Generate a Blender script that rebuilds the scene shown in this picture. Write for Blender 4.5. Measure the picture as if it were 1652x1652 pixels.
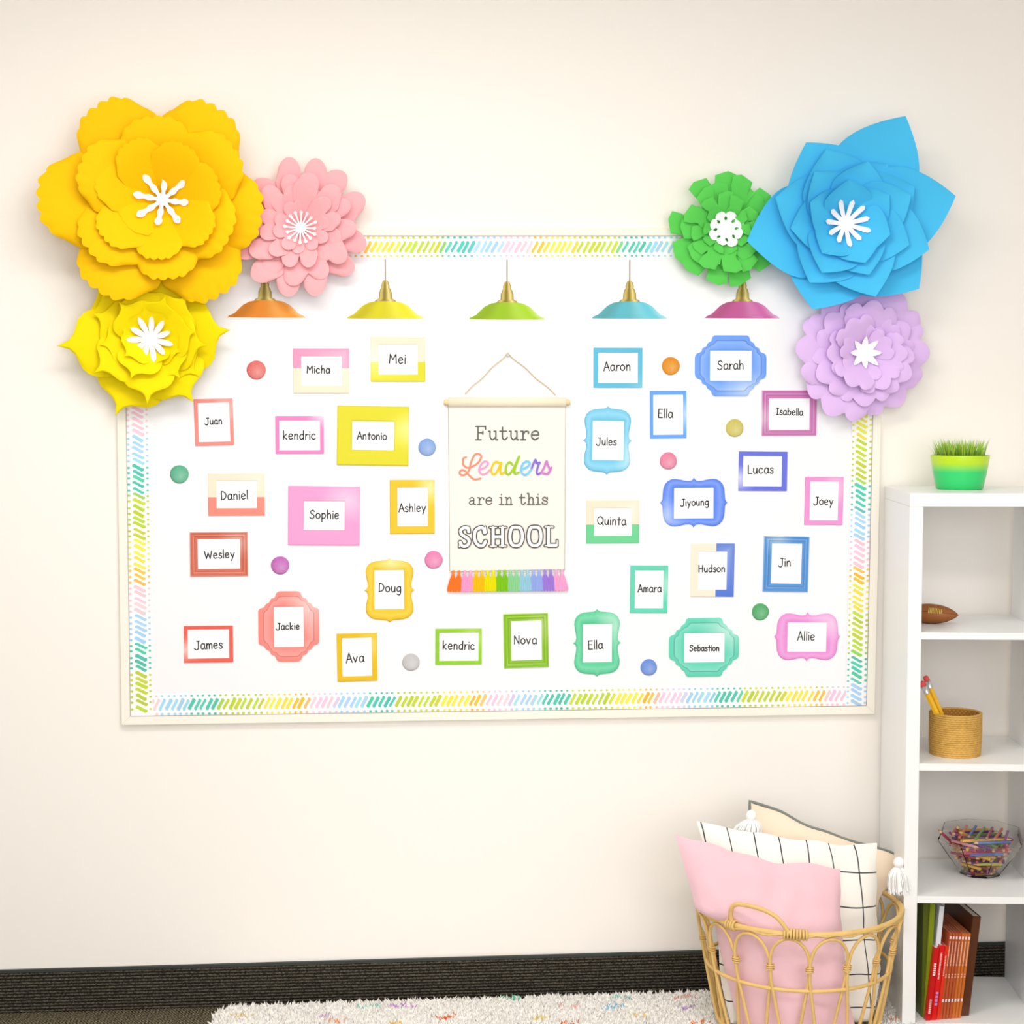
import bpy, bmesh, math, random
from mathutils import Vector, Matrix, noise
random.seed(7)
R = math.radians
scene = bpy.context.scene
C = scene.collection
for o in list(bpy.data.objects): bpy.data.objects.remove(o)

# ---------------------------------------------------------------- camera
F = 2800.0
YAW, PITCH = R(5.0), math.atan((826-640)/F)
cam_d = bpy.data.cameras.new('camera'); cam = bpy.data.objects.new('camera', cam_d); C.objects.link(cam)
cam_d.sensor_width = 36; cam_d.lens = F/1652*36
CAM = Vector((-0.43, -4.93, 1.744))
cam.location = CAM; cam.rotation_euler = (math.pi/2-PITCH, 0, -YAW)
scene.camera = cam
CR = cam.rotation_euler.to_matrix()
def U(px, py, Y=0.0):
    d = CR @ Vector(((px-826)/F, (826-py)/F, -1)); t = (Y-CAM.y)/d.y
    return CAM + d*t
def UZ(px, py, Z=0.0):
    d = CR @ Vector(((px-826)/F, (826-py)/F, -1)); t = (Z-CAM.z)/d.z
    return CAM + d*t

# ---------------------------------------------------------------- light
scene.view_settings.view_transform = 'Standard'; scene.view_settings.look = 'None'
scene.view_settings.gamma = 1; scene.view_settings.use_curve_mapping = False
scene.view_settings.exposure = 0.05
w = bpy.data.worlds.new('daylight'); scene.world = w; w.use_nodes = True
w.node_tree.nodes['Background'].inputs[0].default_value = (0.98, 0.99, 1.0, 1)
w.node_tree.nodes['Background'].inputs[1].default_value = 1.0
def area(name, loc, rot, sx, sy, power, col):
    l = bpy.data.lights.new(name, 'AREA'); l.shape = 'RECTANGLE'; l.size = sx; l.size_y = sy
    l.energy = power; l.color = col
    o = bpy.data.objects.new(name, l); C.objects.link(o); o.location = loc; o.rotation_euler = rot
    return o
area('ceiling_panel_light', (-0.6, -1.7, 3.07), (0, 0, 0), 1.8, 0.6, 38, (1.0, 0.97, 0.93))
area('ceiling_panel_light', (0.9, -3.4, 3.07), (0, 0, 0), 1.8, 0.6, 40, (1.0, 0.97, 0.93))
area('window_daylight', (0.2, -5.4, 1.8), (R(90), 0, 0), 3.2, 1.8, 62, (0.98, 0.99, 1.0))

# ---------------------------------------------------------------- materials
def lin(c):
    c = c/255
    return c/12.92 if c <= 0.04045 else ((c+0.055)/1.055)**2.4
def rgb(c): return (lin(c[0]), lin(c[1]), lin(c[2]), 1)
_m = {}
def mat(name, col, rough=0.6, metal=0.0, spec=0.5, bump=0.0, bscale=200, coat=0.0, sheen=0.0, var=0.0, vscale=8, alpha=None, trans=0.0, ior=1.45):
    if name in _m: return _m[name]
    m = bpy.data.materials.new(name); m.use_nodes = True; _m[name] = m
    nt = m.node_tree; b = nt.nodes['Principled BSDF']
    b.inputs['Base Color'].default_value = rgb(col); b.inputs['Roughness'].default_value = rough
    b.inputs['Metallic'].default_value = metal; b.inputs['Specular IOR Level'].default_value = spec
    b.inputs['Coat Weight'].default_value = coat; b.inputs['Coat Roughness'].default_value = 0.15
    b.inputs['Sheen Weight'].default_value = sheen
    b.inputs['Transmission Weight'].default_value = trans; b.inputs['IOR'].default_value = ior
    tc = nt.nodes.new('ShaderNodeTexCoord')
    if var:
        n = nt.nodes.new('ShaderNodeTexNoise'); n.inputs['Scale'].default_value = vscale; n.inputs['Detail'].default_value = 4
        nt.links.new(tc.outputs['Object'], n.inputs['Vector'])
        mx = nt.nodes.new('ShaderNodeMix'); mx.data_type = 'RGBA'
        c = rgb(col); mx.inputs[6].default_value = tuple(x*(1-var) for x in c[:3])+(1,); mx.inputs[7].default_value = tuple(min(1, x*(1+var)) for x in c[:3])+(1,)
        nt.links.new(n.outputs['Fac'], mx.inputs[0]); nt.links.new(mx.outputs[2], b.inputs['Base Color'])
    if bump:
        n = nt.nodes.new('ShaderNodeTexNoise'); n.inputs['Scale'].default_value = bscale; n.inputs['Detail'].default_value = 3
        nt.links.new(tc.outputs['Object'], n.inputs['Vector'])
        bp = nt.nodes.new('ShaderNodeBump'); bp.inputs['Strength'].default_value = bump; bp.inputs['Distance'].default_value = 0.003
        nt.links.new(n.outputs['Fac'], bp.inputs['Height']); nt.links.new(bp.outputs[0], b.inputs['Normal'])
    return m
def colmat(name, rough=0.45, coat=0.0, spec=0.5, bump=0.0):
    if name in _m: return _m[name]
    m = mat(name, (255, 255, 255), rough, coat=coat, spec=spec, bump=bump)
    a = m.node_tree.nodes.new('ShaderNodeVertexColor'); a.layer_name = 'Col'
    m.node_tree.links.new(a.outputs[0], m.node_tree.nodes['Principled BSDF'].inputs['Base Color'])
    return m

# ---------------------------------------------------------------- builders
def tag(o, label=None, cat=None, group=None, kind=None):
    if label: o['label'] = label
    if cat: o['category'] = cat
    if group: o['group'] = group
    if kind: o['kind'] = kind
    return o
def empty(name, loc=(0, 0, 0), rz=0):
    o = bpy.data.objects.new(name, None); C.objects.link(o); o.location = loc; o.rotation_euler = (0, 0, rz)
    o.empty_display_size = 0.05
    return o
class MB:
    """collects polygons, with an optional flat colour per face or per vertex"""
    def __init__(s): s.v = []; s.f = []; s.c = []; s.uv = None
    def add(s, vs, fs, col=None):
        n = len(s.v); s.v += [tuple(p) for p in vs]; s.f += [tuple(i+n for i in f) for f in fs]
        if col is None: col = (1, 1, 1, 1)
        s.c += (list(col) if isinstance(col[0], (tuple, list)) else [col]*len(vs))
        return s
    def box(s, x0, x1, y0, y1, z0, z1, col=None):
        return s.add([(x0,y0,z0),(x1,y0,z0),(x1,y1,z0),(x0,y1,z0),(x0,y0,z1),(x1,y0,z1),(x1,y1,z1),(x0,y1,z1)],
                     [(0,3,2,1),(4,5,6,7),(0,1,5,4),(1,2,6,5),(2,3,7,6),(3,0,4,7)], col)
    def lathe(s, prof, n=24, c=(0,0,0), col=None, cap=True, sx=1, sy=1):
        vs = []; fs = []
        for r, z in prof:
            for k in range(n):
                a = 2*math.pi*k/n; vs.append((c[0]+r*sx*math.cos(a), c[1]+r*sy*math.sin(a), c[2]+z))
        for i in range(len(prof)-1):
            for k in range(n):
                a, b = i*n+k, i*n+(k+1) % n; fs.append((a, b, b+n, a+n))
        if cap:
            fs.append(tuple(range(n-1, -1, -1))); fs.append(tuple(range(len(vs)-n, len(vs))))
        return s.add(vs, fs, col)
    def tube(s, pts, r, n=8, closed=False, col=None):
        P = [Vector(p) for p in pts]; m = len(P); vs = []; fs = []; up = None
        for i in range(m):
            if closed: t = P[(i+1) % m]-P[i-1]
            else: t = P[min(i+1, m-1)]-P[max(i-1, 0)]
            t.normalize()
            if up is None: up = t.orthogonal().normalized()
            else:
                up = (up - t*up.dot(t)); up = up.normalized() if up.length > 1e-6 else t.orthogonal().normalized()
            q = t.cross(up); rr = r[i] if isinstance(r, (list, tuple)) else r
            for k in range(n):
                a = 2*math.pi*k/n; vs.append(P[i]+(up*math.cos(a)+q*math.sin(a))*rr)
        for i in range(m if closed else m-1):
            j = (i+1) % m
            for k in range(n):
                fs.append((i*n+k, j*n+k, j*n+(k+1) % n, i*n+(k+1) % n))
        if not closed: fs.append(tuple(range(n-1, -1, -1))); fs.append(tuple(range((m-1)*n, m*n)))
        return s.add(vs, fs, col)
    def plate(s, poly, y0, y1, col=None):
        """flat polygon (x,z) facing -Y; y1 front, y0 back"""
        n = len(poly)
        vs = [(x, y1, z) for x, z in poly]+[(x, y0, z) for x, z in poly]
        fs = [tuple(range(n))]+[tuple(range(2*n-1, n-1, -1))]+[(i, i+n, (i+1) % n+n, (i+1) % n) for i in range(n)]
        return s.add(vs, fs, (list(col)*2 if col and isinstance(col[0], (tuple, list)) else col))
    def ribbon(s, pts, wd, y, col=None, th=0.0002):
        P = []
        for p in pts:
            p = Vector((p[0], p[1]))
            if not P or (p-P[-1]).length > 1e-6: P.append(p)
        n = len(P)
        if n < 2: return s
        for i in range(1, n-1):        # sharp corner: two strokes with round ends
            if (P[i]-P[i-1]).normalized().dot((P[i+1]-P[i]).normalized()) < .55:
                s.ribbon(P[:i+1], wd, y, col); s.ribbon(P[i:], wd, y, col); return s
        s.rc = getattr(s, 'rc', 0)+1; y = y-.000004*(s.rc % 12); dy = -.0000015
        def nrm(i):
            d = (P[i+1]-P[i]).normalized(); return Vector((-d.y, d.x))
        vs = []
        d0 = (P[1]-P[0]).normalized(); q = nrm(0)
        for k in range(0, 4):          # round start cap, in pairs
            a = math.pi/2*k/4; c = P[0]-d0*wd/2*math.cos(a); w_ = wd/2*math.sin(a)
            vs += [c-q*w_, c+q*w_]
        for i in range(n):
            if i == 0: m = nrm(0); k = 1
            elif i == n-1: m = nrm(n-2); k = 1
            else:
                m = nrm(i-1)+nrm(i)
                if m.length < .3: m = nrm(i); k = 1
                else: m.normalize(); k = min(1.5, 1/max(.3, m.dot(nrm(i))))
            vs += [P[i]-m*wd/2*k, P[i]+m*wd/2*k]
        d1 = (P[-1]-P[-2]).normalized(); q = nrm(n-2)
        for k in range(1, 5):
            a = math.pi/2*k/4; c = P[-1]+d1*wd/2*math.sin(a); w_ = wd/2*math.cos(a)
            vs += [c-q*w_, c+q*w_]
        m_ = len(vs)//2
        s.add([(v.x, y+dy*(j//2), v.y) for j, v in enumerate(vs)], [(2*j, 2*j+2, 2*j+3, 2*j+1) for j in range(m_-1)], col)
        return s
    def build(s, name, m, parent=None, smooth=False, loc=None, bevel=0, flip=False):
        me = bpy.data.meshes.new(name); me.from_pydata(s.v, [], s.f); me.update()
        a = me.color_attributes.new('Col', 'FLOAT_COLOR', 'POINT')
        for i, c in enumerate(s.c): a.data[i].color = c
        if smooth: me.shade_smooth()
        me.materials.append(m)
        o = bpy.data.objects.new(name, me); C.objects.link(o)
        if parent: o.parent = parent
        if loc is not None: o.location = loc
        if bevel:
            b = o.modifiers.new('bevel', 'BEVEL'); b.width = bevel; b.segments = 2; b.limit_method = 'ANGLE'
        return o
def catmull(p, k=6, closed=False):
    out = []; n = len(p)
    if n < 3: return list(p)
    for i in range(n if closed else n-1):
        a = p[(i-1) % n] if closed else p[max(i-1, 0)]; b = p[i]; c = p[(i+1) % n]; d = p[(i+2) % n] if closed else p[min(i+2, n-1)]
        for j in range(k):
            t = j/k; t2 = t*t; t3 = t2*t
            out.append(tuple(0.5*(2*b[q]+(c[q]-a[q])*t+(2*a[q]-5*b[q]+4*c[q]-d[q])*t2+(3*b[q]-a[q]-3*c[q]+d[q])*t3) for q in range(len(b))))
    if not closed: out.append(tuple(p[-1]))
    return out
def copy_obj(o, parent, mtx):
    c = o.copy(); C.objects.link(c); c.parent = parent; c.matrix_local = mtx
    return c

# ---------------------------------------------------------------- setting
WALL = mat('wall_paint', (252, 246, 239), 0.75, bump=0.05, bscale=350, spec=0.3)
FRAMEPAINT = mat('board_frame_paint', (250, 244, 232), 0.6, spec=0.3)
def struct(name, mb, m, **k): return tag(mb.build(name, m, **k), kind='structure')
struct('wall_back', MB().box(-3.6, 3.6, 0, 0.12, 0, 3.1), WALL)
struct('wall_left', MB().box(-3.72, -3.6, -5.5, 0.12, 0, 3.1), WALL)
struct('wall_right', MB().box(3.6, 3.72, -5.5, 0.12, 0, 3.1), WALL)
struct('ceiling', MB().box(-3.72, 3.72, -5.5, 0.12, 3.1, 3.2), mat('ceiling_tile', (240, 238, 232), 0.9))
# floor: dark ribbed loop carpet
fm = mat('floor_carpet', (62, 58, 48), 0.95, spec=0.1)
nt = fm.node_tree; b = nt.nodes['Principled BSDF']; tc = nt.nodes.new('ShaderNodeTexCoord')
mp = nt.nodes.new('ShaderNodeMapping'); mp.inputs['Rotation'].default_value = (0, 0, R(35)); nt.links.new(tc.outputs['Object'], mp.inputs[0])
wv = nt.nodes.new('ShaderNodeTexWave'); wv.inputs['Scale'].default_value = 38; wv.inputs['Distortion'].default_value = 3; wv.inputs['Detail Scale'].default_value = 3
nt.links.new(mp.outputs[0], wv.inputs[0])
ns = nt.nodes.new('ShaderNodeTexNoise'); ns.inputs['Scale'].default_value = 170; nt.links.new(tc.outputs['Object'], ns.inputs[0])
mm = nt.nodes.new('ShaderNodeMath'); mm.operation = 'MULTIPLY'; nt.links.new(wv.outputs['Fac'], mm.inputs[0]); nt.links.new(ns.outputs['Fac'], mm.inputs[1])
cr = nt.nodes.new('ShaderNodeValToRGB'); cr.color_ramp.elements[0].color = rgb((30, 28, 22)); cr.color_ramp.elements[0].position = .12; cr.color_ramp.elements[1].color = rgb((150, 140, 114)); cr.color_ramp.elements[1].position = 0.5
nt.links.new(mm.outputs[0], cr.inputs[0]); nt.links.new(cr.outputs[0], b.inputs['Base Color'])
bp = nt.nodes.new('ShaderNodeBump'); bp.inputs['Distance'].default_value = 0.004; nt.links.new(mm.outputs[0], bp.inputs['Height']); nt.links.new(bp.outputs[0], b.inputs['Normal'])
struct('floor', MB().box(-3.72, 3.72, -5.5, 0.12, -0.1, 0), fm)
# baseboard: charcoal carpet strip with rows of loops and a smooth cap
bm_ = mat('baseboard_carpet', (50, 46, 40), 0.95, spec=0.1)
nt = bm_.node_tree; b = nt.nodes['Principled BSDF']; tc = nt.nodes.new('ShaderNodeTexCoord')
mp = nt.nodes.new('ShaderNodeMapping'); mp.inputs['Scale'].default_value = (170, 170, 260); nt.links.new(tc.outputs['Object'], mp.inputs[0])
ns = nt.nodes.new('ShaderNodeTexNoise'); ns.inputs['Scale'].default_value = 1.3; ns.inputs['Detail'].default_value = 3; nt.links.new(mp.outputs[0], ns.inputs[0])
cr = nt.nodes.new('ShaderNodeValToRGB'); cr.color_ramp.elements[0].color = rgb((34, 31, 27)); cr.color_ramp.elements[0].position = .42; cr.color_ramp.elements[1].color = rgb((108, 101, 88)); cr.color_ramp.elements[1].position = .82
sz = nt.nodes.new('ShaderNodeSeparateXYZ'); nt.links.new(tc.outputs['Object'], sz.inputs[0])
m1 = nt.nodes.new('ShaderNodeMath'); m1.operation = 'MULTIPLY'; m1.inputs[1].default_value = math.pi*13/(U(640, 1546).z-.008); nt.links.new(sz.outputs[2], m1.inputs[0])
m2 = nt.nodes.new('ShaderNodeMath'); m2.operation = 'SINE'; nt.links.new(m1.outputs[0], m2.inputs[0])
m3 = nt.nodes.new('ShaderNodeMath'); m3.operation = 'ABSOLUTE'; nt.links.new(m2.outputs[0], m3.inputs[0])
m4 = nt.nodes.new('ShaderNodeMath'); m4.operation = 'MULTIPLY_ADD'; m4.inputs[1].default_value = .35; nt.links.new(m3.outputs[0], m4.inputs[0])
m5 = nt.nodes.new('ShaderNodeMath'); m5.operation = 'SUBTRACT'; m5.inputs[1].default_value = .22; nt.links.new(ns.outputs['Fac'], m5.inputs[0]); nt.links.new(m5.outputs[0], m4.inputs[2])
nt.links.new(m4.outputs[0], cr.inputs[0]); nt.links.new(cr.outputs[0], b.inputs['Base Color'])
BH = 0.112
ZB = U(640, 1546).z
mb = MB(); rows = 13; prof = [(-0.002, 0.0)]
for i in range(rows):
    z = (ZB-0.008)*i/rows; dz = (ZB-0.008)/rows
    prof += [(-0.008, z+dz*.1), (-0.0115, z+dz*.35), (-0.0115, z+dz*.65), (-0.008, z+dz*.9)]
prof += [(-0.002, ZB-0.008)]
vs = []; fs = []; nx = 2
for x in (-3.6, 3.6):
    for y, z in prof: vs.append((x, y, z))
n = len(prof)
fs = [(i, i+1, i+1+n, i+n) for i in range(n-1)]
mb.add(vs, [tuple(reversed(f)) for f in fs])
bb = struct('baseboard_back', mb, bm_, smooth=True)
MB().box(-3.6, 3.6, -0.011, -0.0005, ZB-0.008, ZB).build('cap', mat('baseboard_cap', (52, 58, 54), 0.6), bb)

# ---------------------------------------------------------------- bulletin board
BY = -0.012           # front face of the board paper
def V2(px, py, Y=BY):
    p = U(px, py, Y); return (p.x, p.z)
oTL, oTR, oBR, oBL = V2(200, 381), V2(1413.5, 381), V2(1397, 1138), V2(211, 1155)
def lerp(a, b, t): return (a[0]+(b[0]-a[0])*t, a[1]+(b[1]-a[1])*t)
board = empty('bulletin_board', (0, 0, 0))
tag(board, 'long white bulletin board with thin cream frame on the wall', 'bulletin board')
PAPER = mat('board_paper', (247, 246, 249), 0.35, spec=0.4)
MB().plate([oTL, oTR, oBR, oBL], -0.0005, BY).build('paper_backing', PAPER, board)
def off(c, dx, dz): return (c[0]+dx, c[1]+dz)
e = 0.026
q = [off(oTL, -e, e*.9), off(oTR, e, e*.9), off(oBR, e, -e), off(oBL, -e, -e)]
inn = [oTL, oTR, oBR, oBL]
for i in range(4):
    j = (i+1) % 4
    MB().plate([q[i], q[j], inn[j], inn[i]][::-1], -0.0005, -0.016).build('frame_rail', FRAMEPAINT, board, bevel=0.002)
SHD = mat('board_shadow_gap', (150, 142, 140), .7)  # grey line painted in as the shadow gap between border strips and frame
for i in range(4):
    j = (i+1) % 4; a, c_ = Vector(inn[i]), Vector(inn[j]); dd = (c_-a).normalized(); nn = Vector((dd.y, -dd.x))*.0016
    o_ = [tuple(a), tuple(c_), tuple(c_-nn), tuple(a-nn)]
    MB().plate(o_[::-1], -.002, -.0158).build('shadow_gap_line', SHD, board)
# border strips with printed dashes
ORG, YEL, LIM, TEA, BLU, PNK = (245, 196, 60), (244, 232, 80), (196, 218, 60), (84, 202, 180), (170, 218, 246), (246, 208, 226)
CYC = [ORG, YEL, YEL, LIM, LIM, LIM, TEA, TEA, BLU, BLU, PNK, PNK]
def cyc(t):
    t = (t % 1)*len(CYC); i = int(t); f = max(0, (t-i)*3-2)
    a, c = CYC[i], CYC[(i+1) % len(CYC)]
    return tuple(a[k]+(c[k]-a[k])*f for k in range(3))
SW = 0.061
STRIP = mat('border_paper', (253, 252, 253), 0.4, spec=0.4)
MARK = colmat('border_print', 0.5, spec=0.3)
def strip(A, B, inward, lab, phase, direction, slant, Y):
    """A->B outer edge; inward unit (x,z)"""
    ax = Vector(B)-Vector(A); L = ax.length; ax.normalize(); iw = Vector(inward)
    t = empty('border_strip', (A[0], Y, A[1])); tag(t, lab, 'border', 'printed border strips around the board')
    def P(s, d): p = ax*s+iw*d; return (p.x, p.y)
    poly = [P(0, 0), P(L, 0), P(L, SW), P(0, SW)]
    ar = sum(poly[i][0]*poly[(i+1) % 4][1]-poly[(i+1) % 4][0]*poly[i][1] for i in range(4))
    if ar < 0: poly = poly[::-1]
    MB().plate(poly, 0.0, -0.001).build('paper', STRIP, t)
    mk = MB(); pitch = 0.0162; n = int(L/pitch); per = 0.50
    for i in range(n):
        s = (i+.5)*pitch+random.uniform(-.0015, .0015)
        c = rgb(tuple(min(255, v+random.uniform(-9, 9)) for v in cyc(phase+direction*s/per)))
        hw = .0051*random.uniform(.8, 1.15)
        s0, s1 = s-.006*slant, s+.006*slant
        a0, a1 = .0145*random.uniform(.95, 1.1), .048*random.uniform(.94, 1.02)
        pts = [P(s0-hw*.6, a0), P(s0+hw*.6, a0-.001), P(s0+hw*1.05, a0+.006), P(s1+hw, a1-.006), P(s1+hw*.5, a1), P(s1-hw*.7, a1), P(s1-hw, a1-.006), P(s0-hw*.9, a0+.006)]
        mk.add([(x, -.0013, z) for x, z in pts], [tuple(range(8))], c)
        for d, rr in ((.004, .0042), (.0555, .0036)):
            cc = P(s+random.uniform(-.001, .001), d)
            mk.add([(cc[0]+rr*1.1*math.cos(k*math.pi/3), -.0013, cc[1]+rr*random.uniform(.8, 1)*math.sin(k*math.pi/3)) for k in range(6)], [tuple(range(6))], c)
    mk.build('printed_dashes', MARK, t)
    return t
strip(oTL, oTR, (0, -1), 'rainbow dashed paper border strip along the top of the board', -.28, 1, -1, BY)
strip(oBL, oBR, (0, 1), 'rainbow dashed paper border strip along the bottom of the board', -.02, -1, 1, BY)
d = Vector(oTL)-Vector(oBL)
strip(oTL, oBL, (1, 0), 'rainbow dashed paper border strip down the left side of the board', .92, -1, 1, BY-.001)
strip(oTR, oBR, (-1, 0), 'rainbow dashed paper border strip down the right side of the board', -.93, 1, -1, BY-.001)

# ---------------------------------------------------------------- lettering: hand-made stroke glyphs  (x-height 1)
def G(sx):
    out = []
    for st in sx.split('|'):
        line = st.startswith('!'); st = st.lstrip('!')
        p = [tuple(float(v) for v in q.split(',')) for q in st.split()]
        out.append(p if line else catmull(p, 5))
    return out
HAND = {k: G(v) for k, v in {
 'A': '!0,-.05 .5,1.6 1,0|!.18,.55 .85,.6', 'D': '!.1,0 .1,1.55|.1,1.55 .6,1.4 .95,.85 .65,.2 .05,0', 'E': '!.8,1.5 .1,1.5 .1,0 .8,0|!.1,.8 .65,.8',
 'H': '!.1,0 .1,1.5|!.9,0 .9,1.5|!.1,.75 .9,.75', 'I': '!.3,0 .3,1.5|!.05,1.5 .55,1.5|!.05,0 .55,0', 'J': '.75,1.5 .75,.5 .65,.02 .3,-.1 0,.15|!.45,1.5 .95,1.5',
 'L': '!.1,1.5 .1,0 .75,0', 'M': '!.05,0 .15,1.5 .6,.6 1.1,1.5 1.2,0', 'N': '!.1,0 .1,1.5 .9,0 .9,1.5', 'Q': '.55,1.5 .1,1.2 .1,.4 .5,0 1,.35 1.05,1.1 .55,1.5|!.7,.4 1.15,-.1',
 'S': '.85,1.3 .55,1.55 .15,1.3 .25,.95 .7,.65 .8,.25 .4,-.05 .02,.2', 'W': '!0,1.5 .35,0 .7,1.1 1.05,0 1.4,1.5',
 'a': '.7,.8 .4,1 .08,.7 .1,.15 .4,.0 .68,.3 .72,.9|.72,.95 .72,.25 .85,0', 'b': '!.1,1.6 .1,0|.1,.6 .4,.95 .75,.7 .7,.2 .4,0 .1,.15',
 'c': '.7,.8 .4,1 .08,.7 .08,.25 .4,0 .72,.15', 'd': '.7,.75 .4,.95 .08,.65 .1,.15 .4,.0 .7,.3|!.72,1.6 .72,0', 'e': '.1,.5 .7,.6 .62,.9 .38,1 .1,.75 .08,.3 .35,0 .72,.15',
 'g': '.68,.8 .4,1 .08,.7 .1,.25 .4,.1 .68,.4|.72,.95 .72,-.2 .45,-.55 .1,-.4', 'h': '!.1,1.6 .1,0|.1,.55 .35,.95 .65,.85 .7,.4 .7,0',
 'i': '!.1,.95 .1,0|!.1,1.35 .1,1.38', 'j': '.3,.95 .3,-.3 0,-.5|!.3,1.35 .3,1.38', 'k': '!.1,1.6 .1,0|!.65,.95 .12,.45 .7,0', 'l': '!.1,1.6 .1,0',
 'm': '!.1,.95 .1,0|.1,.6 .3,.95 .5,.85 .55,.4 .55,0|.55,.6 .75,.95 .98,.85 1.02,.4 1.02,0', 'n': '!.1,.95 .1,0|.1,.55 .35,.95 .62,.85 .68,.4 .68,0',
 'o': '.4,1 .08,.75 .08,.25 .4,0 .74,.25 .74,.75 .4,1', 'p': '!.1,.95 .1,-.6|.1,.65 .4,.98 .75,.7 .7,.25 .4,.02 .1,.2', 'r': '!.1,.95 .1,0|.1,.5 .3,.88 .6,.9',
 's': '.6,.82 .35,1 .1,.8 .25,.55 .55,.4 .55,.1 .3,-.02 .02,.12', 't': '!.3,1.4 .3,0|!.02,.95 .6,.95', 'u': '.1,.95 .1,.3 .35,0 .62,.25 .7,.9|!.7,.95 .72,0',
 'v': '!.02,.95 .35,0 .7,.95', 'y': '!.05,.95 .38,.1|!.75,.95 .2,-.55'}.items()}
TYPE = {k: G(v) for k, v in {
 'F': '!.25,0 .25,1.5|!0,0 .6,0|!0,1.5 1.1,1.5 1.1,1.15|!.25,.78 .8,.78|!.8,.62 .8,.94', 'u': '!0,.95 .2,.95|.2,.95 .2,.3 .45,.0 .75,.2 .85,.35|!.65,.95 .85,.95 .85,0 1.05,0',
 't': '.3,1.4 .3,.25 .55,0 .85,.25|!0,.95 .75,.95', 'r': '!0,.95 .25,.95 .25,0|!0,0 .55,0|.25,.5 .5,.92 .85,.9 .85,.7', 'e': '!.08,.52 .85,.52|.85,.52 .8,.85 .48,.98 .12,.75 .1,.25 .45,0 .85,.2',
 'a': '.12,.8 .4,.98 .7,.8 .7,.1 .95,0|.7,.55 .3,.52 .08,.25 .3,0 .7,.25', 'i': '!.05,.95 .3,.95 .3,0|!0,0 .6,0|!.28,1.35 .3,1.4', 'n': '!0,.95 .22,.95 .22,0|!0,0 .45,0|.22,.6 .5,.95 .78,.8 .8,0|!.62,0 1,0',
 'h': '!0,1.5 .22,1.5 .22,0|!0,0 .45,0|.22,.6 .5,.95 .78,.8 .8,0|!.62,0 1,0', 's': '.72,.75 .4,.98 .1,.78 .3,.52 .7,.4 .72,.1 .4,-.02 .08,.2|!.75,.95 .75,.65|!.06,.02 .06,.3'}.items()}
ADV = {'m': 1.32, 'M': 1.55, 'W': 1.7, 'Q': 1.4, 'i': .42, 'l': .42, 'j': .55, 't': .82, 's': .85, 'r': .78, 'I': .85, 'J': 1.2, 'L': 1.0, 'E': 1.1, 'D': 1.25, 'H': 1.25, 'N': 1.25, 'A': 1.2, 'S': 1.15}
def text_strokes(txt, font=HAND, adv=None, gap=0.0, space=.8):
    x = 0; out = []
    for ch in txt:
        if ch == ' ': x += space; continue
        for st in font[ch]: out.append([(px+x, py) for px, py in st])
        if adv: x += adv.get(ch, 1.15)+gap
        else: x += ADV.get(ch, 1.05)+gap
    xs = [p[0] for s in out for p in s]
    return out, min(xs), max(xs)
def lettering(txt, cx, cz, width, stroke, y, col, font=HAND, adv=None, gap=0.0, rot=0.0, jitter=0.0, space=.8, ymul=1.0):
    st, a, b = text_strokes(txt, font, adv, gap, space); k = width/(b-a); mb = MB()
    for s in st:
        pts = []
        for px, py in s:
            X, Z = (px-(a+b)/2)*k, (py-.65)*k*ymul
            pts.append((cx+X*math.cos(rot)-Z*math.sin(rot), cz+X*math.sin(rot)+Z*math.cos(rot)))
        mb.ribbon(pts, stroke, y, col)
    return mb
INK = colmat('ink_print', 0.6, spec=0.2)
BLACK = rgb((48, 46, 48))

# ---------------------------------------------------------------- name frames (printed card cutouts)
PRINT = colmat('frame_print', 0.36, spec=0.35)
CARD = mat('name_card', (253, 253, 254), 0.35, spec=0.35)
ORN = [(0, 1.0), (.05, .97), (.13, .935), (.33, .925), (.55, .91), (.74, .86), (.87, .77), (.94, .66), (.95, .55), (.92, .40), (.875, .25), (.865, .14), (.89, .06), (.95, .02), (1.0, 0.0)]
PLQ = [(0, 1), (.45, 1), (.51, .95), (.545, .82), (.60, .775), (.645, .74), (.68, .64), (.75, .60), (.795, .57), (.815, .47), (.87, .435), (.95, .40), (.99, .33), (1, .25), (1, 0)]
def quad(qd, tr=False):
    if tr: qd = [(b, a) for a, b in reversed(qd)]
    p = list(qd); r = p[:-1]+[(x, -y) for x, y in reversed(p)][:-1]+[(-x, -y) for x, y in p][:-1]+[(-x, y) for x, y in reversed(p)][:-1]
    return r
def mixc(a, b, t): return tuple(a[i]+(b[i]-a[i])*t for i in range(3))
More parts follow.
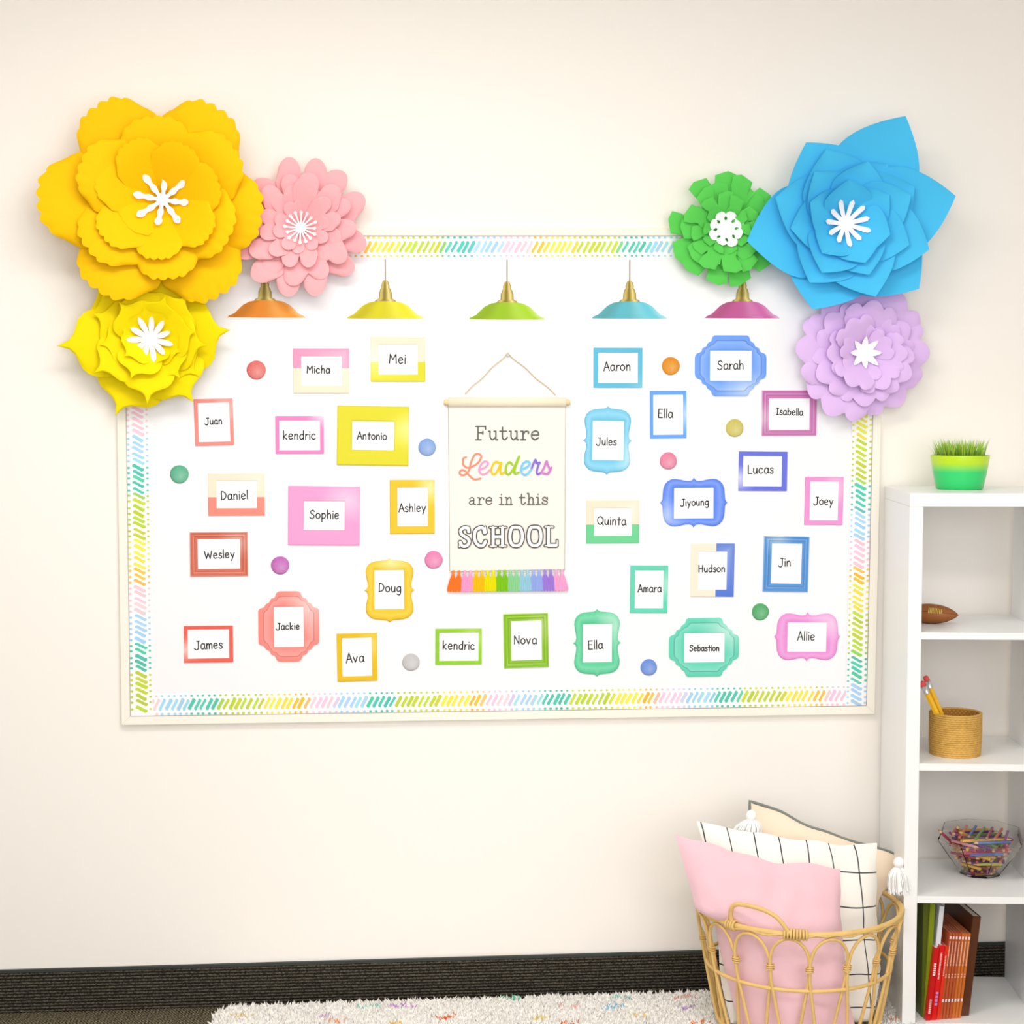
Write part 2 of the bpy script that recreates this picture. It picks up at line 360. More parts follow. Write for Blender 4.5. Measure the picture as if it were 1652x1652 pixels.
def name_frame(txt, box, opn, col, style, tc, tw, lab, rot=0, col2=None, split=None, glare=None):
    """box, opn = pixel rects x0,y0,x1,y1 on the photograph's board plane"""
    x0, y0, x1, y1 = box; cxp, cyp = (x0+x1)/2, (y0+y1)/2
    c = U(cxp, cyp, BY); k = (U(cxp+50, cyp, BY)-U(cxp-50, cyp, BY)).length/100
    hw, hh = (x1-x0)/2*k, (y1-y0)/2*k
    t = empty('name_frame', (c.x, BY, c.z)); t.rotation_euler = (0, R(rot), 0)
    tag(t, lab, 'name frame', 'printed name frames on the board')
    ox0, oz1, ox1, oz0 = (opn[0]-cxp)*k, (cyp-opn[1])*k, (opn[2]-cxp)*k, (cyp-opn[3])*k
    if style == 'ornate': out = quad(ORN, tr=(hw > hh))
    elif style == 'plaque': out = quad(PLQ, tr=(hh > hw))
    else: out = [(1, 1), (1, -1), (-1, -1), (-1, 1)]
    out = [(x*hw, z*hh) for x, z in out]
    mcx, mcz = (ox0+ox1)/2, (oz0+oz1)/2
    # sample both outlines over common angles about the opening centre
    corners = [(ox1, oz1), (ox1, oz0), (ox0, oz0), (ox0, oz1)]
    pts = [(math.atan2(z-mcz, x-mcx)) for x, z in out]+[math.atan2(z-mcz, x-mcx) for x, z in corners]
    if style in ('rect', 'double', 'split', 'vsplit'):
        ang = None
        O = [(hw, hh), (hw, -hh), (-hw, -hh), (-hw, hh)]; I = corners; O2 = []; I2 = []
        for i in range(4):
            for s in range(6):
                O2.append(lerp(O[i], O[(i+1) % 4], s/6)); I2.append(lerp(I[i], I[(i+1) % 4], s/6))
        if split is not None:   # put an exact seam on the side rails
            if style == 'split':
                sz = (cyp-split)*k; O2 = []; I2 = []
                for (a, bq, ia, ib) in ((O[0], O[1], I[0], I[1]), (O[1], O[2], I[1], I[2]), (O[2], O[3], I[2], I[3]), (O[3], O[0], I[3], I[0])):
                    O2.append(a); I2.append(ia)
                    if abs(a[0]-bq[0]) < 1e-6:
                        O2.append((a[0], sz)); I2.append((ia[0], sz))
            else:
                sx = (split-cxp)*k; O2 = []; I2 = []
                for (a, bq, ia, ib) in ((O[0], O[1], I[0], I[1]), (O[1], O[2], I[1], I[2]), (O[2], O[3], I[2], I[3]), (O[3], O[0], I[3], I[0])):
                    O2.append(a); I2.append(ia)
                    if abs(a[1]-bq[1]) < 1e-6:
                        O2.append((sx, a[1])); I2.append((sx, ia[1]))
    else:
        def ray(poly, a):
            d = (math.cos(a), math.sin(a)); best = None
            for i in range(len(poly)):
                p, r = poly[i], poly[(i+1) % len(poly)]
                ex, ez = r[0]-p[0], r[1]-p[1]; den = d[0]*ez-d[1]*ex
                if abs(den) < 1e-12: continue
                px, pz = p[0]-mcx, p[1]-mcz
                tt = (px*ez-pz*ex)/den; ss = (px*d[1]-pz*d[0])/den
                if tt > 0 and -1e-6 <= ss <= 1+1e-6 and (best is None or tt > best): best = tt
            return (mcx+d[0]*best, mcz+d[1]*best)
        ang = sorted(set(round(a, 6) for a in pts), reverse=True)
        O2 = [ray(out, a) for a in ang]; I2 = [ray(corners, a) for a in ang]
    n = len(O2)
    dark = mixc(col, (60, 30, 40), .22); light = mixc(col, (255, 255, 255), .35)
    if style == 'double': ts = [(0, .0034, 0), (.10, .004, 1), (.14, .0036, 2), (.42, .0030, 0), (.46, .0040, 1), (.52, .0040, 1), (.58, .0032, 2), (.9, .0028, 0), (1, .0028, 2)]
    elif style == 'plaque': ts = [(0, .0030, 0), (.10, .0036, 0), (.30, .0036, 0), (.335, .0030, 2), (.40, .0036, 1), (.9, .0036, 0), (1, .0030, 0)]
    elif style == 'ornate': ts = [(0, .0026, 2), (.1, .0036, 0), (.45, .0040, 1), (.85, .0036, 0), (1, .0030, 0)]
    else: ts = [(0, .0030, 2 if style == 'rect' else 0), (.08, .0036, 0), (.5, .0036, 0), (.92, .0034, 0), (1, .0030, 2 if style == 'rect' else 0)]
    mb = MB(); vs = []; cs = []
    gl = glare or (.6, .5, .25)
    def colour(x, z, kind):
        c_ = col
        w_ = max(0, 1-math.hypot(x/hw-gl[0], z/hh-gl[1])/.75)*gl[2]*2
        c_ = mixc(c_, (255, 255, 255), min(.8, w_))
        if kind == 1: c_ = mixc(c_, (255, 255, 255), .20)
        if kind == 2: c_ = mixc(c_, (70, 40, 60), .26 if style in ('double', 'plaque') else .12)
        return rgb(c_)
    def frame_mesh(sel, colf):
        m = MB()
        for i in range(n):
            j = (i+1) % n
            if not sel(i, j): continue
            a = []; cc = []
            for tt, hgt, kd in ts:
                for q_ in (i, j):
                    p = lerp(O2[q_], I2[q_], tt); a.append((p[0], -hgt, p[1])); cc.append(colf(p[0], p[1], kd))
            for q_ in (i, j): a.append((O2[q_][0], 0, O2[q_][1])); cc.append(colf(O2[q_][0], O2[q_][1], 0))
            for q_ in (i, j): a.append((I2[q_][0], -.001, I2[q_][1])); cc.append(colf(I2[q_][0], I2[q_][1], 0))
            f = []
            for s in range(len(ts)-1): f.append((2*s, 2*s+2, 2*s+3, 2*s+1))
            e0 = 2*len(ts); f.append((e0, 0, 1, e0+1)); f.append((e0-2, e0+2, e0+3, e0-1))
            m.add(a, [tuple(reversed(q_)) for q_ in f], cc)
        return m
    if split is None:
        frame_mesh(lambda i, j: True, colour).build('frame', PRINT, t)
    else:
        if style == 'split':
            sz = (cyp-split)*k; first = lambda i, j: (O2[i][1]+O2[j][1])/2 > sz
        else:
            sx = (split-cxp)*k; first = lambda i, j: (O2[i][0]+O2[j][0])/2 < sx
        colA = col
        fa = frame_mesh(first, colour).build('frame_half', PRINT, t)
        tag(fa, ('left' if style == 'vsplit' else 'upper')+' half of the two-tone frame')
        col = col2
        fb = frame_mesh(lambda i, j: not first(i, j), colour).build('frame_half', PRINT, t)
        tag(fb, ('right' if style == 'vsplit' else 'lower')+' half of the two-tone frame')
    MB().box(ox0-.001, ox1+.001, -.0014, 0, oz0-.001, oz1+.001).build('card', CARD, t)
    lettering(txt, (tc[0]-cxp)*k, (cyp-tc[1])*k, tw*k, .0031, -.0017, BLACK, gap=-.02, rot=R(random.uniform(-2, 2))).build('name_lettering', INK, t)
    return t
CRM, COR, RED, BRK, GLD, YLW, PK, PK2 = (247, 227, 202), (244, 138, 130), (240, 96, 80), (222, 112, 84), (234, 194, 20), (222, 213, 12), (253, 158, 208), (250, 130, 195)
def colr(): pass
name_frame('Micha', (473,562,563.5,634.5), (486,574.5,552,622), (252,150,188), 'split', (514,597), 37, 'rectangular name frame, pink above and cream below, top row left of banner', 0, CRM, 594)
name_frame('Mei', (598,543.5,686,615.5), (610.5,555.5,674,604), CRM, 'split', (641,580), 25, 'rectangular name frame, cream above and bright yellow below', 0, (220,214,14), 584, (-.9,-.3,.3))
name_frame('kendric', (444.5,671,522.5,732), (450.5,678,516.5,726.5), PK2, 'rect', (483,703), 51, 'small thin pink name frame directly left of the wide yellow one', 0, glare=(1,1,.35))
name_frame('Antonio', (544,655,659.5,751), (568,679.5,636,726), YLW, 'rect', (600,704), 47, 'large wide bright yellow rectangular name frame', 1, glare=(1,.2,.3))
name_frame('Juan', (314,643,376.5,719), (320,649,371,713), COR, 'rect', (344,680), 27, 'upright thin coral name frame under the yellow pointed-petal flower', -1.2)
name_frame('Daniel', (336,763,427,832), (349.5,775,414.5,820), CRM, 'split', (378,800), 42, 'rectangular name frame, cream above and coral below', 0, (250,138,122), 802)
name_frame('Wesley', (307,858,400,930), (319,869,387.5,918), BRK, 'double', (354,895), 48, 'brick-red rectangular name frame with double moulding', 0)
name_frame('Sophie', (465,784,580.5,880), (490,808,556,855), PK, 'rect', (523,831), 46, 'large wide pink rectangular name frame left of centre', .8)
name_frame('Ashley', (629,774,701,861), (641,786,690,849), GLD, 'rect', (665,820), 43, 'upright gold rectangular name frame nearest the banner', 0, glare=(.8,.7,.35))
name_frame('Doug', (588,900,669,1004), (604,919,652,983), GLD, 'ornate', (629,949), 35, 'upright gold name frame with curvy pointed outline', 0, glare=(.1,1,.3))
name_frame('Jackie', (417,953,515,1068), (442,978,490,1044), (248,140,132), 'plaque', (464,1011), 37, 'coral plaque-shaped name frame with stepped corners', 0)
name_frame('James', (297,1009,376,1069), (303,1014.5,370,1062.5), RED, 'rect', (336,1041), 45, 'thin red name frame in the bottom left corner of the board', 0, glare=(-1,-.3,.35))
name_frame('Ava', (544,1021,608.5,1099), (552,1028,600,1091), (232,190,10), 'rect', (573,1062), 29, 'plain upright thin gold name frame in the bottom row', -.8)
name_frame('kendric', (702.5,1014,777,1072), (708.5,1020,772,1066), (146,206,30), 'rect', (740,1042), 50, 'small thin lime green name frame below the banner', .3)
name_frame('Nova', (812.5,989.5,884.5,1077), (824.5,1001,874,1065), (142,204,28), 'double', (848,1033), 36, 'upright lime green name frame with double moulding below the banner', -1)
name_frame('Ella', (924.5,983,1001.5,1091), (940,1006.5,987,1068), (88,204,152), 'ornate', (961,1041), 23, 'upright mint green name frame with curvy pointed outline', 0)
name_frame('Aaron', (957.5,561.5,1036,625), (965,569,1029,617.5), (86,186,220), 'rect', (995,592), 42, 'sky-blue rectangular name frame right of the banner top', 0, glare=(1,-1,.1))
name_frame('Sarah', (1121,542,1236,638.5), (1145,566,1212.5,614), (106,158,246), 'plaque', (1178,590), 41, 'wide blue plaque-shaped name frame with stepped corners', 0, glare=(.4,-.8,.25))
name_frame('Ella', (1048.5,631,1107,706.5), (1053.5,637,1102,701), (94,164,248), 'rect', (1074,668), 23, 'upright thin blue name frame under the orange dot', -.5, glare=(1,0,.3))
name_frame('Jules', (940.5,656,1019,765), (955.5,679,1006,742), (112,198,232), 'ornate', (978,713), 32, 'upright light blue name frame with curvy pointed outline', 1, glare=(1,-.5,.25))
name_frame('Isabella', (1229,630.5,1317,702), (1240.5,643,1306,693), (212,124,190), 'double', (1274,665), 43, 'mauve rectangular name frame half under the lilac flower', 0, glare=(-1,-.2,.3))
name_frame('Lucas', (1191.5,729,1269.5,791.5), (1198.5,736,1261,784), (102,112,222), 'rect', (1227,758), 40, 'indigo rectangular name frame below the yellow dot', .6, glare=(-1,-.4,.4))
name_frame('Jiyoung', (1065,771,1173,850.5), (1087,787,1151,836), (88,132,240), 'ornate', (1120,811), 45, 'wide royal blue name frame with curvy pointed outline', 0, glare=(-.9,-.5,.25))
name_frame('Joey', (1298,770,1359.5,846), (1306,777,1352,839), (236,150,214), 'rect', (1328,809), 31, 'upright pink name frame nearest the right border', .6)
name_frame('Quinta', (945.5,807,1031,876), (958,819.5,1019,864), CRM, 'split', (987,841), 46, 'rectangular name frame, cream above and green below', 0, (106,208,146), 846)
name_frame('Hudson', (1114,877,1184,962), (1126,889.5,1172.5,951), (250,234,214), 'vsplit', (1148,918), 41, 'upright name frame, cream left side and blue right side', .8, (84,120,214), 1154.5)
name_frame('Jin', (1231.5,866,1304,954), (1244,877,1293,941), (84,156,228), 'double', (1265,908), 19, 'upright blue name frame with double moulding near the right border', 1.2, glare=(-.4,1,.3))
name_frame('Amara', (1016.5,912.5,1077,988.5), (1024,920,1070,981), (98,212,182), 'rect', (1048,950), 38, 'upright thin aqua green name frame', .8, glare=(1,.2,.25))
name_frame('Sebastion', (1079,997,1192,1091), (1103.5,1021,1168.5,1068), (100,212,184), 'plaque', (1136,1046), 47, 'wide aqua plaque-shaped name frame with stepped corners', 0)
name_frame('Allie', (1249,988,1355,1066), (1270,1004,1333,1051), (232,144,214), 'ornate', (1300,1027), 27, 'wide orchid pink name frame with curvy pointed outline', .8)

# ---------------------------------------------------------------- round dots
DOT = colmat('dot_print', 0.6, spec=0.3)
for px, py, rp, c, lab in [
    (413.5,597,15,(238,118,108),'coral red paper dot near the yellow pointed-petal flower'), (689,721.5,14,(138,178,240),'light blue paper dot between wide yellow frame and banner'),
    (289.5,765,14.5,(92,192,148),'sea green paper dot near the left border'), (452,912,14.5,(206,112,196),'purple paper dot above the coral plaque frame'),
    (699.5,903,14.5,(250,140,190),'pink paper dot left of the banner tassels'), (663,1068,14,(214,214,212),'pale grey paper dot in the bottom row'),
    (1082,590.5,14.5,(244,152,20),'orange paper dot beside the sky-blue frame'), (1185,690.5,14.5,(222,212,98),'dull yellow paper dot above the indigo frame'),
    (1078,743.5,14,(248,140,172),'rose pink paper dot above the royal blue curvy frame'), (1226.5,987,14,(82,184,108),'grass green paper dot left of the orchid frame'),
    (1046.5,1076.5,13.5,(112,156,238),'cornflower blue paper dot left of the aqua plaque frame')]:
    c0 = U(px, py, BY); k = 1/565; r = rp*k; mb = MB(); vs = [(0, -.005, 0)]; cs = []
    def dc(x, z):
        w_ = max(0, 1-math.hypot(x/r-.15, z/r+.25)/1.1); return rgb(mixc(mixc(c, (50, 30, 60), .12), (255, 255, 255), .3*w_+.04*math.sin(x*900)*math.cos(z*800)))
    cs.append(dc(0, 0)); N = 32
    for ri in (.3, .6, .85, 1.0, 1.0):
        yy = -.005*math.sqrt(max(0, 1-ri*ri*.8)) if len(vs) < 4*N+1 else 0
        for j in range(N):
            a = -2*math.pi*j/N; rr = r*ri*(1+.012*math.sin(3*a+px)); vs.append((rr*math.cos(a), yy, rr*math.sin(a))); cs.append(dc(rr*math.cos(a), rr*math.sin(a)))
    fs = [(0, 1+j, 1+(j+1) % N) for j in range(N)]
    for i in range(4):
        for j in range(N): a = 1+i*N+j; b2 = 1+i*N+(j+1) % N; fs.append((a, a+N, b2+N, b2))
    mb.add(vs, [tuple(reversed(f)) for f in fs], cs)
    tag(mb.build('paper_dot', DOT, None, smooth=True, loc=(c0.x, BY, c0.z)), lab, 'paper dot', 'round paper dots on the board')

# ---------------------------------------------------------------- pendant lamp cutouts
LPR = colmat('lamp_print', 0.5, spec=0.3)
BR = (196, 168, 70)
for cx, by, ct, c, lab in [
    (430,512.5,430,(236,140,30),'orange paper pendant lamp cutout under the pink flower'), (622,514,420,(226,218,10),'yellow paper pendant lamp cutout on the board'),
    (818,515.5,420,(158,206,20),'lime green paper pendant lamp cutout above the banner'), (1015.5,514,420,(92,196,216),'sky-blue paper pendant lamp cutout on the board'),
    (1197.5,513.5,440,(206,92,164),'magenta paper pendant lamp cutout under the green flower')]:
    o = U(cx, by, BY); k = 1/567; t = empty('pendant_lamp_cutout', (o.x, BY, o.z)); tag(t, lab, 'lamp cutout', 'pendant lamp cutouts on the board')
    prof = [(61.5, 0), (59, 3), (50, 7), (44, 13), (36, 20.5), (26, 25.5), (14, 27.5)]
    # shade: rows of vertices with printed shading left to right
    vs = []; cs = []; NX = 17
    for w_, z in prof:
        for i in range(NX):
            u = -1+2*i/(NX-1); vs.append((u*w_*k, -.003+.0012*u*u, z*k))
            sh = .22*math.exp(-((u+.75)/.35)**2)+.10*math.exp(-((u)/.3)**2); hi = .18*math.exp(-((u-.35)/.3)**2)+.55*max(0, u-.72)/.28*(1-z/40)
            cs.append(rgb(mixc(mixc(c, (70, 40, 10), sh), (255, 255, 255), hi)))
    fs = [(a*NX+i, a*NX+i+1, (a+1)*NX+i+1, (a+1)*NX+i) for a in range(len(prof)-1) for i in range(NX-1)]
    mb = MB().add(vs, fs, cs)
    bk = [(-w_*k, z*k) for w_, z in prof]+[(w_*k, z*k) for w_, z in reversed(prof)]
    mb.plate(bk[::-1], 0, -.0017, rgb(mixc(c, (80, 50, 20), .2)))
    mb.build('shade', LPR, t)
    tag(MB().plate([(-59*k, -2.6*k), (59*k, -2.6*k), (61.5*k, 0), (-61.5*k, 0)], 0, -.0016).build('shade_rim', CARD, t), 'white rim under the shade')
    dx = (-2 if cx == 430 else 0)
    bp_ = [(17, 27), (15, 29.5), (10.5, 31.5), (10, 41), (8.5, 44), (8.5, 46), (6, 48.5), (6.5, 52), (4.6, 58), (3, 60.5)]
    vs = []; cs = []; NX = 9
    for w_, z in bp_:
        for i in range(NX):
            u = -1+2*i/(NX-1); vs.append(((u*w_+dx)*k, -.0028, z*k))
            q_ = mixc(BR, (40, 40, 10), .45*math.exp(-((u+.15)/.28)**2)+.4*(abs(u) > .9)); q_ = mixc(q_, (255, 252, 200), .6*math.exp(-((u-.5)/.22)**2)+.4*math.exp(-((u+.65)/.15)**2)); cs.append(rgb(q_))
    fs = [(a*NX+i, a*NX+i+1, (a+1)*NX+i+1, (a+1)*NX+i) for a in range(len(bp_)-1) for i in range(NX-1)]
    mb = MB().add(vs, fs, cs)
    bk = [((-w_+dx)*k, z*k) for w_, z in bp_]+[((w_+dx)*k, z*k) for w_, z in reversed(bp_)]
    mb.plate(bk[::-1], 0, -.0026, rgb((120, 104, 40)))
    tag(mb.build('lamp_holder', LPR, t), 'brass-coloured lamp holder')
    ch = (by-ct-60)
    if ch > 2: tag(MB().box((dx-.7)*k, (dx+.7)*k, -.002, 0, 60*k, (60+ch)*k, rgb((130, 116, 84))).build('cord', LPR, t), 'thin brown cord')

# ---------------------------------------------------------------- banner
cb = U(818, 780, BY); k = 1/566.0
bn = empty('hanging_banner', (cb.x, BY, cb.z)); tag(bn, 'cream fabric banner with colourful lettering and rainbow tassels', 'banner')
def bx(px): return (px-818)*k
def bz(py): return (780-py)*k
CL = mat('banner_cloth', (246, 241, 233), 0.85, bump=0.15, bscale=900, var=.015, vscale=12)
vs = []; fs = []; NX, NZ = 20, 24
for j in range(NZ+1):
    for i in range(NX+1):
        u, v = i/NX, j/NZ; x = (723.5+1.8*v+(912.5-723.5-3.0*v)*u); y_ = 650+(921-650)*v
        vs.append((bx(x), -.0035-.0012*math.sin(u*5+v*2)*math.sin(v*3.14), bz(y_+ (-1.5*u))))
fs = [(j*(NX+1)+i, (j+1)*(NX+1)+i, (j+1)*(NX+1)+i+1, j*(NX+1)+i+1) for j in range(NZ) for i in range(NX)]
mb = MB().add(vs, fs); mb.box(bx(724), bx(911), -.002, 0, bz(919), bz(652)); mb.build('cloth', CL, bn, smooth=False)
WD = mat('banner_dowel_wood', (238, 214, 160), 0.5, var=.08, vscale=40)
slv = MB(); slv.tube([(bx(723.5), -.009, bz(649)), (bx(912.5), -.009, bz(649))], .0135, 16); sv = slv.build('rod_sleeve', mat('banner_sleeve', (244, 232, 208), .8), bn, smooth=True); sv.scale = (1, .65, 1)
for s, xx in ((-1, 723.5), (1, 912.5)):
    tag(MB().tube([(bx(xx), -.007, bz(649.5)), (bx(xx+s*2), -.007, bz(649.5)), (bx(xx+s*5), -.007, bz(649.5)), (bx(xx+s*7), -.007, bz(649.5))], [.008, .009, .0095, .006], 12).build('dowel_end', WD, bn, smooth=True), 'pale wooden dowel end')
tw = MB()
for a, c_ in (((819, 571), (750, 636)), ((819, 571), (896, 637))):
    pts = [(bx(a[0]+(c_[0]-a[0])*t_/12), -.005-.0008*math.sin(t_*2), bz(a[1]+(c_[1]-a[1])*t_/12+1.2*math.sin(t_*1.1))) for t_ in range(13)]
    tw.tube(pts, .0016, 6)
tag(tw.build('twine', mat('twine', (216, 198, 160), .9), bn, smooth=True), 'thin beige twine')
hk = empty('wall_hook', U(819, 570, BY)); hk.location.y = BY; tag(hk, 'tiny clear plastic hook holding the banner twine', 'hook')
MB().box(-.004, .004, -.003, 0, -.012, .026).build('hook_plate', mat('hook_plastic', (236, 236, 234), .2), hk, bevel=.001)
MB().tube([(0, -.003, -.008), (0, -.009, -.01), (0, -.011, -.004), (0, -.010, .003)], .0016, 8).build('hook_arm', _m['hook_plastic'], hk, smooth=True)
TG = rgb((98, 100, 96))
yF = -.0052
lettering('Future', bx(818), bz(700), 101*k, .0038, yF, TG, TYPE, {'F': 1.42, 't': 1.08, 'u': 1.3, 'r': 1.15, 'e': 1.1}, ymul=1.0).build('lettering_future', INK, bn)
lettering('are in this', bx(820), bz(806), 126*k, .0031, yF, TG, TYPE, {'a': 1.2, 'r': 1.1, 'e': 1.15, 'i': .82, 'n': 1.2, 't': 1.1, 'h': 1.2, 's': .95}, space=.75, ymul=1.0).build('lettering_are_in_this', INK, bn)
# script word, one colour per letter; coordinates read in banner pixels
def zz(x, y): return (700+x*.14528, 540+y*.14528)
SCR = [((240,146,122), [(355,1360),(325,1375),(325,1440),(370,1475),(420,1465),(490,1420),(525,1355),(500,1325),(450,1335),(410,1420),(390,1500),(350,1550),(300,1555),(285,1525),(310,1500),(350,1515),(400,1570),(450,1605),(515,1595)]),
 ((252,160,206), [(500,1500),(570,1470),(600,1425),(570,1405),(530,1430),(500,1500),(525,1545),(570,1545),(620,1500)]),
 ((250,200,20), [(735,1430),(690,1410),(650,1450),(635,1520),(665,1550),(705,1510),(745,1420),(735,1500),(745,1545),(790,1520)]),
 ((160,204,30), [(870,1440),(835,1415),(800,1460),(800,1530),(830,1550),(880,1490),(945,1350),(900,1480),(895,1540),(940,1530)]),
 ((122,204,248), [(965,1500),(1030,1470),(1065,1430),(1035,1405),(990,1430),(965,1500),(990,1548),(1035,1548),(1090,1480)]),
 ((142,112,222), [(1085,1480),(1125,1390),(1140,1425),(1175,1420),(1160,1450),(1140,1520),(1155,1550),(1190,1530)]),
 ((206,128,204), [(1190,1535),(1225,1470),(1250,1405),(1262,1440),(1285,1500),(1265,1545),(1215,1540)]), ((206,128,204), [(1270,1535),(1290,1510),(1305,1475)])]
mb = MB()
for c_, p in SCR:
    pp = catmull([(bx(zz(*q)[0]), bz(zz(*q)[1])) for q in p], 6); mb.ribbon(pp, .0058, yF-.0001*SCR.index((c_, p)), rgb(c_))
mb.build('lettering_leaders', INK, bn)
hm = MB()
hm.ribbon([(bx(723.6), bz(655)), (bx(725.4), bz(921))], .0012, -.0048, rgb((176, 172, 156))); hm.ribbon([(bx(912.4), bz(655)), (bx(911.2), bz(921))], .0012, -.0048, rgb((176, 172, 156)))
hm.ribbon([(bx(725.4), bz(921)), (bx(911.2), bz(921))], .0010, -.0048, rgb((190, 186, 170)))
tag(hm.build('hem', INK, bn), 'thin grey hem line')
# outlined slab word
def z2(x, y): return (bx(700+x*.14528), bz(780+y*.14528))
SL = [[(382,530),(375,495),(330,488),(295,520),(310,565),(365,600),(390,640),(365,685),(315,690),(290,650)],
      [(560,545),(545,495),(510,488),(460,520),(447,590),(465,655),(510,690),(550,680),(570,640)],
      [(905,485),(860,500),(842,590),(860,670),(910,692),(960,670),(982,590),(960,500),(905,485)], [(1115,485),(1070,500),(1050,590),(1070,670),(1120,692),(1170,670),(1190,590),(1170,500),(1115,485)]]
ST = [[(655,490),(655,690)], [(760,490),(760,690)], [(655,590),(760,590)], [(1272,490),(1272,690)], [(1272,690),(1360,690)]]
TH = [[(620,485),(692,485)], [(620,693),(692,693)], [(725,485),(800,485)], [(725,693),(800,693)], [(1235,485),(1325,485)], [(1235,693),(1372,693)], [(1370,635),(1370,693)], [(385,480),(395,540)], [(285,640),(280,700)], [(570,480),(578,545)]]
mbd, mbw = MB(), MB()
for grp, wd in ((SL, 38), (ST, 38), (TH, 16)):
    for p in grp:
        pp = [z2(*q) for q in p]
        if grp is SL: pp = catmull(pp, 6)
        mbd.ribbon(pp, (wd+20)*.14528*k, yF, rgb((84, 84, 76))); mbw.ribbon(pp, (wd-5)*.14528*k, yF-.0006, rgb((252, 248, 250)))
tag(mbd.build('lettering_school', INK, bn), 'dark outline of the word school'); tag(mbw.build('lettering_fill', INK, bn), 'white fill of the word school')
TSL = [(250,120,40),(252,160,208),(253,192,20),(232,226,10),(124,198,30),(140,214,150),(150,206,226),(148,172,240),(158,124,222),(246,166,214)]
TM = colmat('tassel_print', 0.8, spec=0.1)
for i in range(20):
    px = 731+i*9.25; c_ = TSL[i//2]; lean = -2.2+4.4*i/19; mb = MB()
    prof = [(1.6, 0), (2.6, 2), (2.2, 4), (1.8, 6.5), (3.6, 10), (5.4, 17), (7.2, 25), (8.2, 31), (6.5, 34.5)]
    NX = 9; vs = []; cs = []
    for w_, z in prof:
        for j in range(NX):
            u = -1+2*j/(NX-1); vs.append((bx(px+u*w_+lean*z/30), -.0068-.0016*math.sqrt(max(0, 1-u*u))-.00009*(i % 2), bz(919.5+z+ (1.2*math.cos(j*2.4) if z > 34 else 0))))
            q_ = mixc(c_, (255, 255, 255), .12 if z < 9 else 0); cs.append(rgb(mixc(q_, (90, 40, 40), .10*(j % 2) if z > 9 else 0)))
    fs = [((a+1)*NX+j, (a+1)*NX+j+1, a*NX+j+1, a*NX+j) for a in range(len(prof)-1) for j in range(NX-1)]
    mb.add(vs, fs, cs)
    mb.box(bx(px-1), bx(px+1), -.0066, -.002, bz(923), bz(920), rgb(c_))
    mb.build('tassel', TM, bn, smooth=True)
tag(MB().tube([(bx(724), -.0055, bz(923.5)), (bx(911), -.0055, bz(923.5))], .0008, 6).build('tassel_cord', _m['twine'], bn), 'thin cord holding the tassels')

# ---------------------------------------------------------------- paper flowers
def smooth01(x): x = min(1, max(0, x)); return x*x*(3-2*x)
def shape(kind):
    if kind == 'scallop':
        W = lambda v: .30+.70*math.sin(math.pi/2*min(1, v*1.35))**.9*(1+.03*abs(math.sin(v*9)))
        T = lambda u: 1-.34*abs(u)**3.2+.035*abs(math.sin(3.5*math.pi*u/1.0))
    elif kind == 'cloud':
        W = lambda v: .35+.65*math.sin(math.pi/2*min(1, v*1.35))*(1+.07*abs(math.sin(v*7.5)))
        T = lambda u: .86-.26*abs(u)**2.6+.16*abs(math.cos(2.5*math.pi*u/2*1.0))**.7
    elif kind == 'pointed':
        W = lambda v: (.38+.62*math.sin(math.pi/2*min(1, v/.48))) if v < .48 else max(.0, (1-((v-.48)/.52)**1.75))
        T = lambda u: 1
    elif kind == 'spade':
        def W(v):
            if v < .5: return .4+.6*math.sin(math.pi/2*v/.5)
            if v < .80: return .20+.80*math.sqrt(max(0, 1-((v-.5)/.30)**2.4))
            return .20*(1-(v-.80)/.20)**1.2
        T = lambda u: 1
    elif kind == 'heart':
        W = lambda v: .30+.70*math.sin(math.pi/2*min(1, v*1.2))
        T = lambda u: .66+.34*math.sqrt(max(0, 1-((abs(u)-.5)/.5)**2))
    elif kind == 'lobed':
        W = lambda v: .34+.66*v**.8-.12*math.exp(-((v-.58)/.10)**2)
        T = lambda u: 1-.30*max(0, 1-abs(u)/.16)-.10*max(0, abs(u)-.72)/.28-.08*math.exp(-((abs(u)-.5)/.5)**2*0)
    return W, T
def petal_mesh(name, kind, Rr, Wp, r0, h0, p0, p1, cup, m, crease=0.0, rim=0.0):
    W, T = shape(kind); NU, NV = (34 if kind in ('scallop', 'cloud') else 22), 16
    S = 24; phi = [R(p0+(p1-p0)*((i+.5)/S)) for i in range(S)]
    L = (Rr-r0)/(sum(math.cos(a) for a in phi)/S)
    def prof(s):
        r, h = r0, h0; q_ = s*S
        for i in range(S):
            f = min(1, max(0, q_-i)); r += L/S*f*math.cos(phi[i]); h += L/S*f*math.sin(phi[i])
        if s > 1: r += (s-1)*L*math.cos(phi[-1]); h += (s-1)*L*math.sin(phi[-1])
        return r, h
    mb = MB(); vs = []
    for j in range(NV+1):
        v = j/NV
        if kind in ('pointed', 'spade'): v = 1-(1-v)**1.15
        for i in range(NU+1):
            u = -1+2*i/NU; s = v*(1+(T(u)-1)*v*v); r, h = prof(s); x = u*Wp*W(v)
            hh = h+cup*abs(u)**2*Wp*W(v)-crease*(1-min(1, abs(u)*2.5))*Wp*.3*math.sin(math.pi*v)-rim*Wp*(max(0, v-.75)/.25)**2*.25
            if rim: hh -= rim*Wp*.18*max(0, abs(u)-.7)/.3*v
            vs.append((x, -hh, r))
    n = NU+1
    fs = [(j*n+i, j*n+i+1, (j+1)*n+i+1, (j+1)*n+i) for j in range(NV) for i in range(NU)]
    me = bpy.data.meshes.new(name); me.from_pydata(vs, [], fs); me.update(); me.shade_smooth(); me.materials.append(m)
    return me
FK = 1/572.0
